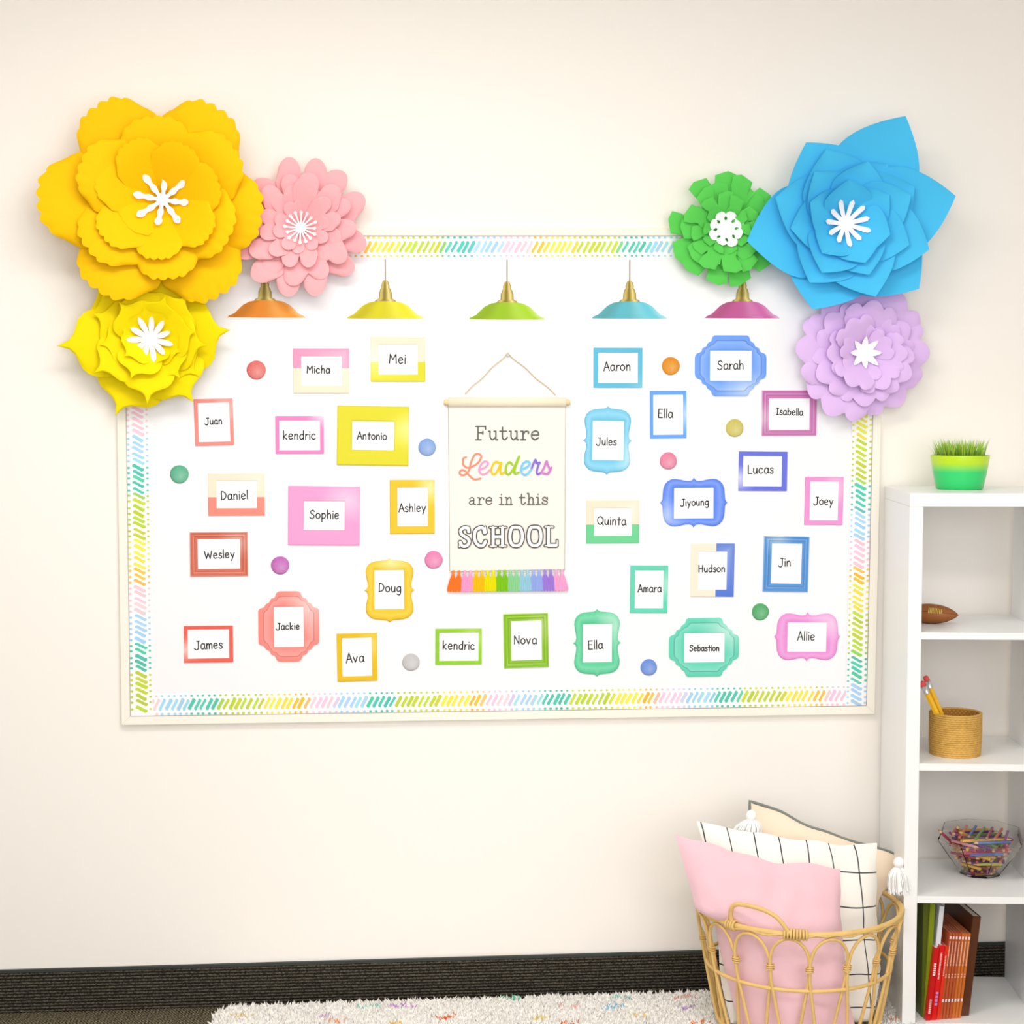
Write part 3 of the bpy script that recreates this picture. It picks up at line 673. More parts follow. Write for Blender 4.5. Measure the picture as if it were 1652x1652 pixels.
def flower(center, kind, layers, m, base, lab, stamen, cat='paper flower', r_inner=8, tilt=(0, 0)):
    c = U(center[0], center[1], -base); wall_gap = base
    t = empty('paper_flower', (c.x, -base, c.z)); t.rotation_euler = (R(tilt[0]), 0, R(tilt[1])); tag(t, lab, cat, 'giant paper flowers round the board')
    bk = MB(); bk.lathe([(30*FK, 0), (34*FK, .004), (34*FK, base-.001)], 20)
    bo = bk.build('backing_disc', m, t); bo.rotation_euler = (R(90), 0, 0); bo.location = (0, base-.001-0, 0)
    bo.rotation_euler = (R(90), 0, 0)
    bo.location = (0, base-.0005, 0) if True else None
    seed = random.Random(int(center[0]))
    for li, (angs, Rr, Wp, h0, p0, p1, cup, extra) in enumerate(layers):
        Rs = Rr if isinstance(Rr, (list, tuple)) else [Rr]*len(angs); cache = {}
        for ai, a in enumerate(angs):
            key = Rs[ai]
            if key not in cache:
                cache[key] = petal_mesh('petal', kind, key*FK, Wp*FK*(1 if li else 1), r_inner*FK, h0*FK, p0, p1, cup, m, **extra)
            o = bpy.data.objects.new('petal', cache[key]); C.objects.link(o); o.parent = t
            roll = R(seed.uniform(1.5, 4)); lift = (.006 if ai % 2 else -.001)*(1 if Rr is not None else 0)
            tl = R(seed.uniform(-5, 5))
            s = seed.uniform(.97, 1.03)
            o.matrix_local = Matrix.Rotation(R(a+seed.uniform(-2, 2)), 4, 'Y') @ Matrix.Rotation(roll, 4, 'Z') @ Matrix.Rotation(tl, 4, 'X') @ Matrix.Diagonal((seed.uniform(.95, 1.06), 1, s, 1)) @ Matrix.Translation((0, -lift, 0))
    hs, fn = stamen
    st = fn(hs*FK); so = st.build('stamen', mat('stamen_paper', (252, 252, 254), .7), t); tag(so, 'white paper stamen star')
    return t
def star(n, r_out, w0, w1, tip, curl=.25, a0=0, center_r=9, beads=False, hole=False):
    def f(h):
        mb = MB()
        for i in range(n):
            a = 2*math.pi*i/n+a0; d = Vector((math.sin(a), math.cos(a))); q_ = Vector((d.y, -d.x)); K = 10; vs = []
            rr = r_out*FK*(1+.06*math.sin(i*2.7))
            for j in range(K+1):
                s = j/K
                if tip == 'round': ww = (w0+(w1-w0)*s)*(math.sqrt(max(0, 1-((s-.85)/.15)**2)) if s > .85 else 1)
                elif tip == 'point': ww = w1*math.sin(math.pi*min(1, .18+.82*s))**.8 if s > .05 else w0
                elif tip == 'bead': ww = w0 if s < .78 else w1*math.sqrt(max(0, 1-((s-.89)/.11)**2))
                elif tip == 'wavy': ww = (w0+(w1-w0)*s)*(1+.28*math.sin(s*17)) * (1 if s < .93 else .45)
                elif tip == 'slit': ww = 6 if s < .5 else (4.2 if s < .68 else w1*math.sqrt(max(0.0, 1-((s-.78)/.24)**2)))
                else: ww = w1*math.sqrt(max(0.0, 1-((s-.62)/.38)**2)) if s > .3 else w0+(w1-w0)*s
                hh = h+curl*rr*s*s; hh0 = hh
                for sg in (-1, 1):
                    p = d*rr*s*math.cos(curl)+q_*ww*FK*sg; vs.append((p.x, -hh0, p.y))
            for j in range(K+1): pass
            fs = [(2*j, 2*j+1, 2*j+3, 2*j+2) for j in range(K)]
            n0 = len(vs); vs += [(x, y+.0012, z) for x, y, z in vs]
            fs += [(n0+2*j+2, n0+2*j+3, n0+2*j+1, n0+2*j) for j in range(K)]
            fs += [(2*j, 2*j+2, n0+2*j+2, n0+2*j) for j in range(K)]+[(2*j+3, 2*j+1, n0+2*j+1, n0+2*j+3) for j in range(K)]
            mb.add(vs, fs)
        N = 16; vs = [(0, -h-.004, 0)]+[(center_r*FK*math.cos(2*math.pi*k/N), -h-.0015, center_r*FK*math.sin(2*math.pi*k/N)) for k in range(N)]+[(center_r*.6*FK*math.cos(2*math.pi*k/N), 0, center_r*.6*FK*math.sin(2*math.pi*k/N)) for k in range(N)]
        mb.add(vs, [(0, 1+k, 1+(k+1) % N) for k in range(N)]+[(1+k, 1+N+k, 1+N+(k+1) % N, 1+(k+1) % N) for k in range(N)])
        return mb
    return f
def ev(n, a0=0): return [a0+360*i/n for i in range(n)]
PM = lambda nm, c: mat(nm, c, .75, spec=.2, bump=.04, bscale=500)
mYO = PM('paper_golden_yellow', (252, 197, 0)); mYL = PM('paper_lemon', (246, 222, 0)); mPK = PM('paper_pink', (251, 178, 184)); mGR = PM('paper_green', (94, 208, 88)); mBL = PM('paper_blue', (76, 196, 246)); mPU = PM('paper_lilac', (228, 192, 244))
CURL = dict(rim=.35)
flower((266, 326), 'scallop', [
    ([-36, 30, 98, 148, 214, 270], [166, 166, 156, 160, 170, 184], 69, 3, 26, 6, -.10, CURL),
    ([-8, 55, 118, 176, 234, 292], [122, 128, 124, 122, 132, 132], 57, 9, 40, 14, -.06, CURL),
    ([-32, 22, 74, 126, 180, 232, 286], [94, 90, 96, 94, 92, 98, 96], 41, 16, 46, 22, .04, dict(rim=.2)),
    ([0, 64, 124, 180, 240, 300], 66, 40, 18, 44, 28, .16, dict(rim=.12))], mYO, .062,
    'giant golden yellow paper flower with scalloped petals at top left', (33, star(8, 48, 3.0, 5.0, 'wavy', .42, .15, 9)), r_inner=9)
flower((246, 548), 'spade', [
    ([-40, 18, 84, 144, 204, 264, 318], [118, 120, 128, 122, 130, 142, 125], 54, 3, 22, 4, -.08, dict(rim=.3)),
    ([-66, -12, 42, 96, 128, 182, 238], [98, 88, 92, 92, 90, 104, 104], 42, 7, 34, 10, -.03, dict(rim=.3)),
    (ev(6, 20), 74, 36, 11, 40, 20, .08, dict(rim=.25)), (ev(6, 50), 50, 28, 14, 40, 26, .15, {})], mYL, .03,
    'lemon yellow paper flower with pointed petal tips at left', (26, star(11, 38, 2.2, 4.6, 'oval', .36, .1, 11)))
flower((486, 370), 'heart', [
    ([0, 52, 118, 178, 236, 300], [112, 106, 106, 106, 112, 98], 42, 3, 24, 2, .06, dict(rim=.3)),
    ([-28, 28, 76, 140, 200, 256], [84, 86, 84, 84, 88, 86], 37, 7, 34, 8, .10, dict(rim=.3)),
    (ev(6, 0), 63, 29, 10, 38, 16, .14, dict(rim=.2)), (ev(5, 20), 42, 23, 13, 40, 24, .18, dict(rim=.2))], mPK, .026,
    'pink paper flower with heart-shaped petals, second from left', (24, star(16, 29, 1.2, 3.0, 'bead', .42, .05, 8)))
flower((1166, 372), 'lobed', [
    ([-16, 34, 84, 146, 206, 262], [96, 92, 92, 94, 96, 94], 42, 3, 22, 2, .06, dict(rim=.25)),
    (ev(6, 8), 76, 37, 7, 32, 10, .10, dict(rim=.25)), (ev(6, 38), 58, 29, 10, 38, 16, .14, dict(rim=.2)), (ev(5, 0), 40, 22, 12, 40, 22, .18, {})], mGR, .026,
    'green paper flower with notched petals at top right', (24, star(8, 29, 4.8, 9.0, 'slit', .20, .35, 14)))
flower((1356, 364), 'pointed', [
    ([26, 76, 132, 200, 258, 328], [186, 174, 154, 144, 160, 150], 72, 3, 24, 6, .10, {}),
    ([-22, 30, 58, 106, 158, 212, 286], [124, 108, 120, 130, 124, 112, 122], 58, 8, 34, 14, .16, {}),
    ([-40, 14, 66, 110, 156, 208, 260], [96, 92, 102, 98, 88, 94, 94], 45, 14, 40, 22, .2, {}),
    ([-8, 52, 104, 160, 222, 294], 70, 38, 18, 42, 30, .22, {})], mBL, .066,
    'giant sky-blue paper flower with pointed petals at top right', (32, star(11, 40, 2.8, 4.4, 'round', .40, .2, 10)), r_inner=9)
flower((1388, 570), 'cloud', [
    ([-34, 30, 88, 142, 210, 272], [106, 110, 112, 106, 114, 112], 56, 3, 20, 4, -.06, dict(rim=.3)),
    ([-46, 8, 60, 118, 180, 242], [86, 86, 84, 84, 86, 86], 42, 7, 32, 8, -.04, dict(rim=.3)),
    (ev(6, 28), 66, 34, 10, 38, 18, .06, dict(rim=.25)), (ev(6, 0), 46, 27, 13, 40, 24, .14, dict(rim=.2))], mPU, .026,
    'lilac paper flower with cloud-edged petals at right', (24, star(8, 29, 3.0, 5.6, 'point', .34, 0, 8)))

# ---------------------------------------------------------------- bookcase
WH = mat('white_laminate', (250, 250, 249), 0.35, spec=.4)
BD = 0.39
fl = U(1465, 1000, -BD-.008); bl = U(1424, 1000, -.008)
ztop = U(1475, 795.5, -BD).z; ang = math.atan2(fl.x-bl.x, BD)
print('bookcase top', ztop, 'angle', math.degrees(ang), fl.x, bl.x)
bc = empty('bookcase', (bl.x, -.010, 0), ang); tag(bc, 'white open cube bookcase standing against the wall at right', 'bookcase')
T = .036; IW = .335; TW = IW+2*T; ZL = []
MB().box(0, T, -BD, 0, 0.0, ztop-T).build('side_panel', WH, bc, bevel=.001)
MB().box(T+IW, TW, -BD, 0, 0.0, ztop-T).build('side_panel', WH, bc, bevel=.001)
MB().box(0, TW, -BD, 0, ztop-T+.0003, ztop).build('top_panel', WH, bc, bevel=.001)
MB().box(T, T+IW, -BD, 0, 0.0, T).build('bottom_panel', WH, bc, bevel=.001)
for py in (1020, 1231.5, 1445):
    z = U(1510, py, -BD-.01).z; ZL.append(z)
    MB().box(T, T+IW, -BD+.001, 0, z-.019, z).build('shelf', WH, bc, bevel=.0008)
def S(px, py, Y, z):  # point on shelf at pixel column
    p = U(px, py, Y); return (p.x, Y, z)

# potted grass on top
p0 = U(1548, 780, -.20)
pot = empty('potted_grass', (p0.x, -.20, ztop)); tag(pot, 'small two-tone green plastic pot of grass on top of the bookcase', 'potted plant')
kp = 1/595
PR = 46*kp
mb = MB(); prof = [(0, 0), (36, 0), (38.5, 2), (41, 14), (44.5, 30), (47, 46), (48.5, 56), (48.5, 58), (46, 58), (45, 50), (0, 50)]
h_top = rgb((190, 226, 30)); h_bot = rgb((40, 206, 110)); hmid = rgb((110, 216, 90)); N = 40
vs = []; cs = []
for r_, z in prof:
    cc = h_bot if z < 36 else (hmid if z < 42 else h_top)
    if r_ == 0: cc = rgb((70, 60, 40))
    for k_ in range(N): a = 2*math.pi*k_/N; vs.append((r_*kp*math.cos(a), r_*kp*math.sin(a), z*kp*.98)); cs.append(cc)
fs = [(i*N+k_, i*N+(k_+1) % N, (i+1)*N+(k_+1) % N, (i+1)*N+k_) for i in range(len(prof)-1) for k_ in range(N)]
# extra loops for the colour break
mb.add(vs, fs, cs); mb.build('pot', colmat('pot_plastic', .3, coat=.3), pot, smooth=True)
gm = MB()
for i in range(420):
    a = random.uniform(0, 6.283); r_ = 38*kp*math.sqrt(random.random()); x, y = r_*math.cos(a), r_*math.sin(a); h = random.uniform(.035, .062); ln = random.uniform(.0, .016)
    dx, dy = (x*.28+random.uniform(-ln, ln)), (y*.28+random.uniform(-ln, ln)); wv_ = .0011; b_ = random.uniform(0, 3.14); wx, wy = wv_*math.cos(b_), wv_*math.sin(b_); z0 = 50*kp
    c1, c2 = rgb((70, 130, 30)), rgb((random.randint(130, 185), random.randint(190, 215), 60))
    gm.add([(x-wx, y-wy, z0), (x+wx, y+wy, z0), (x+dx*.4+wx, y+dy*.4+wy, z0+h*.55), (x+dx*.4-wx, y+dy*.4-wy, z0+h*.55), (x+dx, y+dy, z0+h)], [(0, 1, 2, 3), (3, 2, 4)], [c1, c1, c2, c2, c2])
tag(gm.build('grass', colmat('grass_blade', .6), pot), kind='stuff')

# small leather football on the first shelf
fp = U(1501, 990, -.22)
fb = empty('football', (fp.x, -.22, ZL[0]+.0275)); fb.rotation_euler = (0, 0, R(-32)); tag(fb, 'small brown leather football on the top shelf of the bookcase', 'ball')
mb = MB(); vs = []; N = 24; M = 20
Lh, Rb = .078, .0275
for i in range(M+1):
    t_ = -1+2*i/M; r_ = Rb*max(0.02, (1-abs(t_)**2.1))**.82
    for k_ in range(N):
        a = 2*math.pi*k_/N; sag = 1
        vs.append((t_*Lh, r_*math.cos(a)*1.15, r_*math.sin(a)*(1+.02*math.cos(4*a))))
fs = [(i*N+k_, i*N+(k_+1) % N, (i+1)*N+(k_+1) % N, (i+1)*N+k_) for i in range(M) for k_ in range(N)]
fs += [tuple(range(N-1, -1, -1)), tuple(range(M*N, (M+1)*N))]
mb.add(vs, fs); mb.build('leather_body', mat('football_leather', (150, 88, 38), .5, bump=.3, bscale=400, var=.2, vscale=30), fb, smooth=True)
sm = MB()
for a in (R(70), R(250), R(160), R(340)):
    sm.tube([(t_*Lh, (Rb*max(.02, 1-abs(t_)**2.1)**.82+.0002)*math.cos(a)*1.15, (Rb*max(.02, 1-abs(t_)**2.1)**.82+.0002)*math.sin(a)) for t_ in [-.96+1.92*i/18 for i in range(19)]], .0006, 5)
tag(sm.build('seam', mat('football_seam', (84, 44, 18), .7), fb), 'dark brown seam')
lc = MB()
for i in range(9):
    x = .002+i*.0042; pts = []
    for a in (R(228), R(238), R(248)):
        rr = Rb*max(.02, 1-abs(x/Lh)**2.1)**.82+.0012; pts.append((x, rr*math.cos(a)*1.15*1.0, -rr*math.sin(a)*.75+.0))
    lc.tube([(x, -Rb*1.15*math.cos(b_)*(1-abs(x/Lh)**2.1)**.82-.0008, Rb*math.sin(b_)*(1-abs(x/Lh)**2.1)**.82) for b_ in (R(12), R(22), R(34), R(45))], .0011, 5)
tag(lc.build('laces', mat('football_lace', (222, 196, 96), .6), fb), 'pale yellow laces and print')

# woven pencil cup with two pencils on the second shelf
cp = U(1541, 1190, -.28); CUPR = 41/605
cup = empty('pencil_basket', (cp.x, -.28, ZL[1])); tag(cup, 'small woven straw basket holding pencils on the bookcase', 'basket')
mb = MB(); H = .118; rows = 20; N = 72
for i in range(rows):
    z0_, z1_ = H*i/rows, H*(i+1)/rows; r_ = CUPR*(.965+.04*min(1, i/6.0))
    pts = [((r_+.0012*math.cos(k_*math.pi+i*math.pi))*math.cos(2*math.pi*k_/N), (r_+.0012*math.cos(k_*math.pi+i*math.pi))*math.sin(2*math.pi*k_/N), (z0_+z1_)/2+.0006*math.sin(k_*math.pi)) for k_ in range(N)]
    o_ = MB(); o_.tube(pts, H/rows*.62, 6, closed=True); o_.build('coil', mat('straw_coil', (214, 168, 84), .7, bump=.4, bscale=500, var=.3, vscale=90), cup, smooth=True)
MB().lathe([(CUPR*.9, .004), (CUPR*.93, H*.3), (CUPR*.97, H-.004), (CUPR*.955, H-.004), (CUPR*.915, H*.3), (CUPR*.88, .007)], 40).build('lining', mat('straw_dark', (176, 118, 44), .8), cup)
def pencil(parent_z, tipx, tipz, basex, basez, y, lab, r=.0085):
    t = empty('pencil', (0, 0, 0)); tag(t, lab, 'pencil', 'yellow pencils in the straw basket')
    A, B = Vector((basex, y, basez)), Vector((tipx, y+.004, tipz)); t.location = A; D = B-A; L = D.length
    t.rotation_euler = D.to_track_quat('Z', 'Y').to_euler()
    MB().tube([(0, 0, .02), (0, 0, L-.036)], r, 6).build('barrel', mat('pencil_yellow', (250, 190, 10), .35, coat=.3), t)
    MB().tube([(0, 0, .0), (0, 0, .006), (0, 0, .02)], [.0008, .0028, r*.98], 6).build('sharpened_tip', mat('pencil_wood', (226, 190, 140), .7), t)
    f = MB(); f.tube([(0, 0, L-.036), (0, 0, L-.031), (0, 0, L-.029), (0, 0, L-.020), (0, 0, L-.018), (0, 0, L-.013)], [r*1.02, r*1.02, r*.94, r*.94, r*1.02, r*1.02], 16); f.build('ferrule', mat('ferrule_metal', (225, 225, 230), .3, metal=.7), t, smooth=True)
    MB().tube([(0, 0, L-.013), (0, 0, L-.004), (0, 0, L)], [r*.92, r*.92, r*.6], 16).build('eraser', mat('eraser_red', (236, 84, 84), .8), t, smooth=True)
a_ = U(1487.5, 1100, -.30); b_ = U(1535, 1190, -.30)
pencil(0, a_.x, a_.z, b_.x, ZL[1]+.03, -.30, 'front yellow pencil leaning left with red eraser')
a_ = U(1490, 1094, -.275); 
pencil(0, a_.x+.007, a_.z+.004, b_.x+.014, ZL[1]+.03, -.272, 'rear yellow pencil leaning left, slightly higher pink eraser')

# glass bowl of coloured pencils on the third shelf
bp_ = U(1581, 1400, -.20); kb = 1/590
bowl = empty('glass_bowl', (bp_.x, -.20, ZL[2])); tag(bowl, 'clear faceted bowl full of coloured pencils on the bookcase', 'bowl')
GLS = mat('clear_glass', (255, 255, 255), .02, trans=1.0, ior=1.2)
mb = MB(); prof = [(30, 0), (34, 2), (52, 28), (73, 58), (74, 60), (66, 78), (64.5, 78), (71, 59), (50, 29), (32, 4), (0.01, 4)]
mb.lathe([(r_*kb, z*kb) for r_, z in prof], 8, cap=False)
mb.add([(30*kb*math.cos(2*math.pi*k_/8), 30*kb*math.sin(2*math.pi*k_/8), 0) for k_ in range(8)][::-1], [tuple(range(8))])
mb.build('bowl', GLS, bowl)
PC = [(200, 60, 60), (226, 120, 90), (236, 150, 130), (214, 96, 120), (180, 60, 90), (240, 190, 80), (150, 80, 150), (110, 70, 140), (220, 140, 60), (150, 90, 60), (110, 150, 70), (196, 200, 90), (236, 160, 170), (90, 120, 180)]
rnd = random.Random(3)
CN = ['red', 'salmon', 'peach', 'deep pink', 'dark red', 'golden yellow', 'purple', 'dark violet', 'orange', 'brown', 'green', 'yellow-green', 'pale pink', 'blue']
def crayon(A, B, c, i, lab, r=.0042):
    A, B = Vector(A), Vector(B); D = B-A; L = D.length; t = empty('coloured_pencil', A); t.rotation_euler = D.to_track_quat('Z', 'Y').to_euler()
    nm = 'pencil_paint_%d' % (PC.index(c)); pm = mat(nm, c, .4, coat=.2)
    MB().tube([(0, 0, 0), (0, 0, L-.014)], r, 6).build('barrel', pm, t)
    MB().tube([(0, 0, L-.014), (0, 0, L-.004)], [r*.97, r*.4], 8).build('sharpened_wood', _m['pencil_wood'], t)
    MB().tube([(0, 0, L-.004), (0, 0, L)], [r*.4, .0004], 6).build('lead', pm, t)
    tag(t, lab, 'pencil', 'coloured pencils in the glass bowl'); return t
cnt = 0
for lay in range(11):
    z = .010+lay*.0108; rr = min(62, 32+lay*4.9)*kb*.88
    for j in range(7):
        a = rnd.uniform(0, math.pi) ; off_ = (-1+2*(j+.5)/7)*rr*.9; hl = math.sqrt(max(.0004, rr*rr-off_*off_))*.93
        hl = min(hl, .075); th = lay*1.05+rnd.uniform(-.06, .06); dx, dy = math.cos(th), math.sin(th); s = rnd.choice((-1, 1))
        cx_, cy_ = bp_.x-dy*off_, -.20+dx*off_
        c = rnd.choice(PC); zo = rnd.uniform(-.001, .001)
        crayon((cx_-dx*hl*s, cy_-dy*hl*s, ZL[2]+z+zo), (cx_+dx*hl*s, cy_+dy*hl*s, ZL[2]+z+.0015+zo), c, cnt, CN[PC.index(c)]+' coloured pencil lying in the heap inside the faceted bowl'); cnt += 1
for (pa, pb, c, lab) in (((1514, 1339), (1532, 1356), PC[4], 'dark red coloured pencil poking out of the bowl at left'), ((1534, 1345), (1560, 1350), PC[6], 'purple coloured pencil lying over the bowl edge'),
        ((1544, 1330), (1549, 1358), PC[9], 'brown coloured pencil sticking straight up from the bowl'), ((1546, 1342), (1572, 1352), PC[8], 'orange coloured pencil lying on top of the heap')):
    A = U(pa[0], pa[1], -.235); B = U(pb[0], pb[1], -.20); D = (B-A).normalized()
    crayon(A+D*.085, A, c, 0, lab, .0045)

# books in the bottom cube
BKZ = T
def book(px, w_px, py_top, col, lean, Y, depth, lab, name='book', marks=None, white_top=False):
    x = U(px, 1560, Y).x; zt = U(px, py_top, Y).z; w_ = w_px/605; hgt = (zt-BKZ)/math.cos(R(lean)); 
    t = empty(name, (x-math.tan(R(lean))*(zt-BKZ), Y, BKZ+.0005)); t.rotation_euler = (0, R(lean), 0)
    if lean < 0: pass
    tag(t, lab, 'book', 'books in the bottom of the bookcase')
    cm = mat('cover_%d_%d_%d' % col, col, .4, coat=.2)
    cv = MB(); cv.box(0, .0016, 0, depth, 0, hgt); cv.box(w_-.0016, w_, 0, depth, 0, hgt); cv.box(.0012, w_-.0012, -.001, .001, 0, hgt); cv.build('cover', cm, t)
    MB().box(.0017, w_-.0017, .0012, depth-.003, .002, hgt-.003).build('page_block', mat('book_pages', (236, 230, 216), .8), t)
    if marks:
        mk = MB()
        for (z0_, z1_, cx0, cx1, mc, step) in marks:
            z = z0_
            while z < z1_:
                zz_ = z+step*.62; mk.add([(w_*cx0, -.0013, z*hgt), (w_*cx1, -.0013, z*hgt), (w_*cx1, -.0013, zz_*hgt), (w_*cx0, -.0013, zz_*hgt)], [(0, 1, 2, 3)], rgb(mc)); z += step
        tag(mk.build('spine_print', INK, t), 'pale printing on the spine', kind='stuff')
WT = (236, 214, 200)
book(1488, 9, 1456, (88, 96, 16), 0, -.36, .25, 'dark olive green tall book against the bookcase side')
book(1499, 9, 1458, (126, 140, 10), 2.5, -.37, .25, 'tall yellow-green book second from the bookcase side')
book(1514.5, 8, 1462, (226, 226, 232), 5, -.372, .25, 'thin white book leaning behind the red ones')
book(1507, 8.5, 1529, (206, 10, 16), 6, -.388, .20, 'deep red book with white print, leftmost of the reds', marks=[(.62, .80, .3, .75, (250, 244, 240), .03), (.10, .28, .3, .7, WT, .025)])
book(1516, 8.5, 1525, (226, 14, 18), 6, -.386, .20, 'bright red book in the middle of the reds', marks=[(.55, .9, .3, .6, WT, .018), (.2, .36, .3, .8, (180, 150, 220), .05)])
book(1524.5, 5.5, 1527, (232, 50, 20), 6, -.384, .20, 'slim orange-red book right of the bright red book', marks=[(.6, .88, .3, .6, WT, .02)])
for i, (px, lb) in enumerate(((1531, 'first'), (1536, 'second'), (1541, 'third'), (1546, 'fourth'), (1551, 'fifth'), (1556, 'sixth'), (1561, 'seventh'))):
    book(px, 4.8, 1505+i*.2, (186, 84, 40) if i < 4 else (206, 110, 40), 6, -.382+.0008*i, .19, lb+' slim rust orange book from the left, right of the red books', marks=[(.93, .96, .2, .8, (240, 220, 230), .05), (.62, .90, .35, .65, WT, .016), (.48, .54, .25, .75, (226, 170, 150), .03), (.2, .25, .2, .8, (236, 220, 226), .06)])
book(1568, 14, 1478, (92, 48, 20), 6, -.36, .22, 'thick dark brown book at the right of the row')

# ---------------------------------------------------------------- rug
ztop_r = .03
pl = UZ(318, 1652, .03); e0 = UZ(352, 1612, .035)
RX0, RX1 = e0.x, U(1560, 1600, -.1).x
RY1, RY0 = -.085, -1.5
print('rug', e0, pl)
RXr = 1.10
def rug_in(x, y):
    # rounded rectangle, left edge slightly slanted
    xl = RX0-(RY1-y)*.02; r_ = .06
    if x < xl or x > RXr or y > RY1 or y < RY0: return False
    if x < xl+r_ and y > RY1-r_: return (x-xl-r_)**2+(y-RY1+r_)**2 < r_*r_
    return True
rug = empty('shag_rug', (0, 0, 0)); tag(rug, 'white shaggy rug with small coloured flecks on the dark carpet', 'rug')
rp = [(RX0+.02, RY0), (RXr, RY0), (RXr, RY1-.005), (RX0+.06, RY1-.005), (RX0+.03, RY1-.02), (RX0+.005, RY1-.06)]
mb = MB(); n = len(rp)
mb.add([(x, y, .001) for x, y in rp]+[(x, y, .012) for x, y in rp], [tuple(range(n-1, -1, -1)), tuple(range(n, 2*n))]+[(i, (i+1) % n, (i+1) % n+n, i+n) for i in range(n)])
mb.build('rug_base', mat('rug_backing', (244, 240, 230), .95), rug)
fl_pts = []
for px, py, c in [(425,1618,(222,176,214)),(395,1637,(240,200,80)),(470,1613,(238,110,60)),(525,1638,(216,170,220)),(540,1645,(244,160,110)),(597,1622,(150,220,210)),(643,1622,(214,150,226)),(655,1621,(214,150,226)),(640,1648,(238,200,110)),
    (720,1640,(240,120,60)),(760,1604,(246,190,180)),(825,1609,(110,200,170)),(835,1608,(110,200,170)),(915,1622,(248,196,190)),(870,1640,(244,226,150)),(920,1650,(244,120,30)),(985,1624,(150,210,240)),(995,1620,(150,210,240)),(1003,1607,(120,214,200)),(1030,1636,(240,206,120)),
    (1100,1606,(246,170,160)),(1110,1606,(246,170,160)),(1108,1624,(214,180,230)),(1128,1648,(240,130,50)),(1450,1640,(230,150,90)),(1330,1640,(150,210,240))]:
    g = UZ(px, py, .034); fl_pts.append((g.x, g.y, rgb(c), random.uniform(-.5, .5)))
for i in range(90):
    fl_pts.append((random.uniform(RX0, RXr), random.uniform(RY0, -.36), rgb(random.choice([(222,176,214),(240,200,80),(238,120,60),(110,200,170),(150,210,240),(246,180,170)])), random.uniform(-.8, .8)))
cells = {}
for q_ in fl_pts:
    for ax_ in (-1, 0, 1):
        for ay_ in (-1, 0, 1): cells.setdefault((int(q_[0]//.06)+ax_, int(q_[1]//.06)+ay_), []).append(q_)
rr = random.Random(11); verts = []; faces = []; cols = []
def tuft(x, y):
    h = rr.uniform(.022, .034); a = rr.uniform(0, 6.283); ln = rr.uniform(.004, .020); dx, dy = ln*math.cos(a), ln*math.sin(a); w_ = rr.uniform(.0030, .0055); b_ = rr.uniform(0, 3.14)
    g = rr.uniform(.93, 1.0); c = (1.0, .975, .93, 1)
    for (fx, fy, fc, fa) in cells.get((int(x//.06), int(y//.06)), ()):
        ux, uy = x-fx, y-fy; ca, sa = math.cos(fa), math.sin(fa); p_, q_ = ux*ca+uy*sa, -ux*sa+uy*ca
        if abs(p_) < .027 and abs(q_) < .007 and rr.random() < .8: c = fc
    n = len(verts); z0_ = .008
    for k_ in range(3):
        t_ = b_+k_*2.094; verts.append((x+w_*math.cos(t_), y+w_*math.sin(t_), z0_))
    for k_ in range(3):
        t_ = b_+k_*2.094; verts.append((x+dx*.35+w_*1.1*math.cos(t_), y+dy*.35+w_*1.1*math.sin(t_), z0_+h*.6))
    verts.append((x+dx, y+dy, z0_+h*rr.uniform(.9, 1)))
    for k_ in range(3):
        k2 = (k_+1) % 3; faces.append((n+k_, n+k2, n+3+k2, n+3+k_)); faces.append((n+3+k_, n+3+k2, n+6))
    cols.extend([c]*7)
for i in range(42000):
    x, y = rr.uniform(RX0-.05, RXr), rr.uniform(-.62, RY1)
    if rug_in(x, y): tuft(x, y)
for i in range(62000):
    x, y = rr.uniform(RX0-.05, RXr), rr.uniform(RY0, -.62)
    if rug_in(x, y): tuft(x, y)
me = bpy.data.meshes.new('pile'); me.from_pydata(verts, [], faces); me.update()
at_ = me.color_attributes.new('Col', 'FLOAT_COLOR', 'POINT'); at_.data.foreach_set('color', [v for c in cols for v in c]); me.shade_smooth(); me.materials.append(colmat('rug_pile', .95, spec=.1))
po = bpy.data.objects.new('pile', me); C.objects.link(po); po.parent = rug; tag(po, kind='stuff')

# ---------------------------------------------------------------- rattan basket
BYc = -.36
cc_ = U(1288, 1458, BYc); BX = cc_.x; ZR = cc_.z; RR, RB = .276, .212
ZF = .034   # sits on the rug pile
print('basket', BX, ZR)
bk = empty('rattan_basket', (BX, BYc, ZF)); tag(bk, 'round open rattan basket with looped sides holding cushions, on the rug', 'basket')
RAT = mat('rattan', (226, 188, 116), .5, bump=.2, bscale=300, var=.14, vscale=25)
Hb = ZR-ZF
def br(z): s = z/Hb; return RB+(RR-RB)*(s**.85)
def bp(a, z, dr=0): r_ = br(max(0, z))+dr; return (r_*math.sin(a), -r_*math.cos(a), z)
def ring(z, r_, dr=0, n=72): return [bp(2*math.pi*i/n, z, dr) for i in range(n)]
o = MB(); o.tube(ring(Hb, 0), .0075, 10, closed=True); o.build('rim', RAT, bk, smooth=True)
o = MB(); o.tube([bp(2*math.pi*i/72, Hb-.004+.004*math.sin(i*1.7), .005) for i in range(72)], .0035, 6, closed=True); o.build('rim_cane', RAT, bk, smooth=True)
zm = .172
o = MB(); o.tube(ring(zm, 0, .001), .0052, 8, closed=True); o.build('middle_ring', RAT, bk, smooth=True)
o = MB(); o.tube(ring(.012, 0, .0), .007, 8, closed=True); o.build('base_ring', RAT, bk, smooth=True)
o = MB(); 
for i in range(17):
    x = -.2+i*.025; h = math.sqrt(max(0, .205**2-x*x)); o.tube([(x, -h, .010), (x, h, .010)], .004, 6)
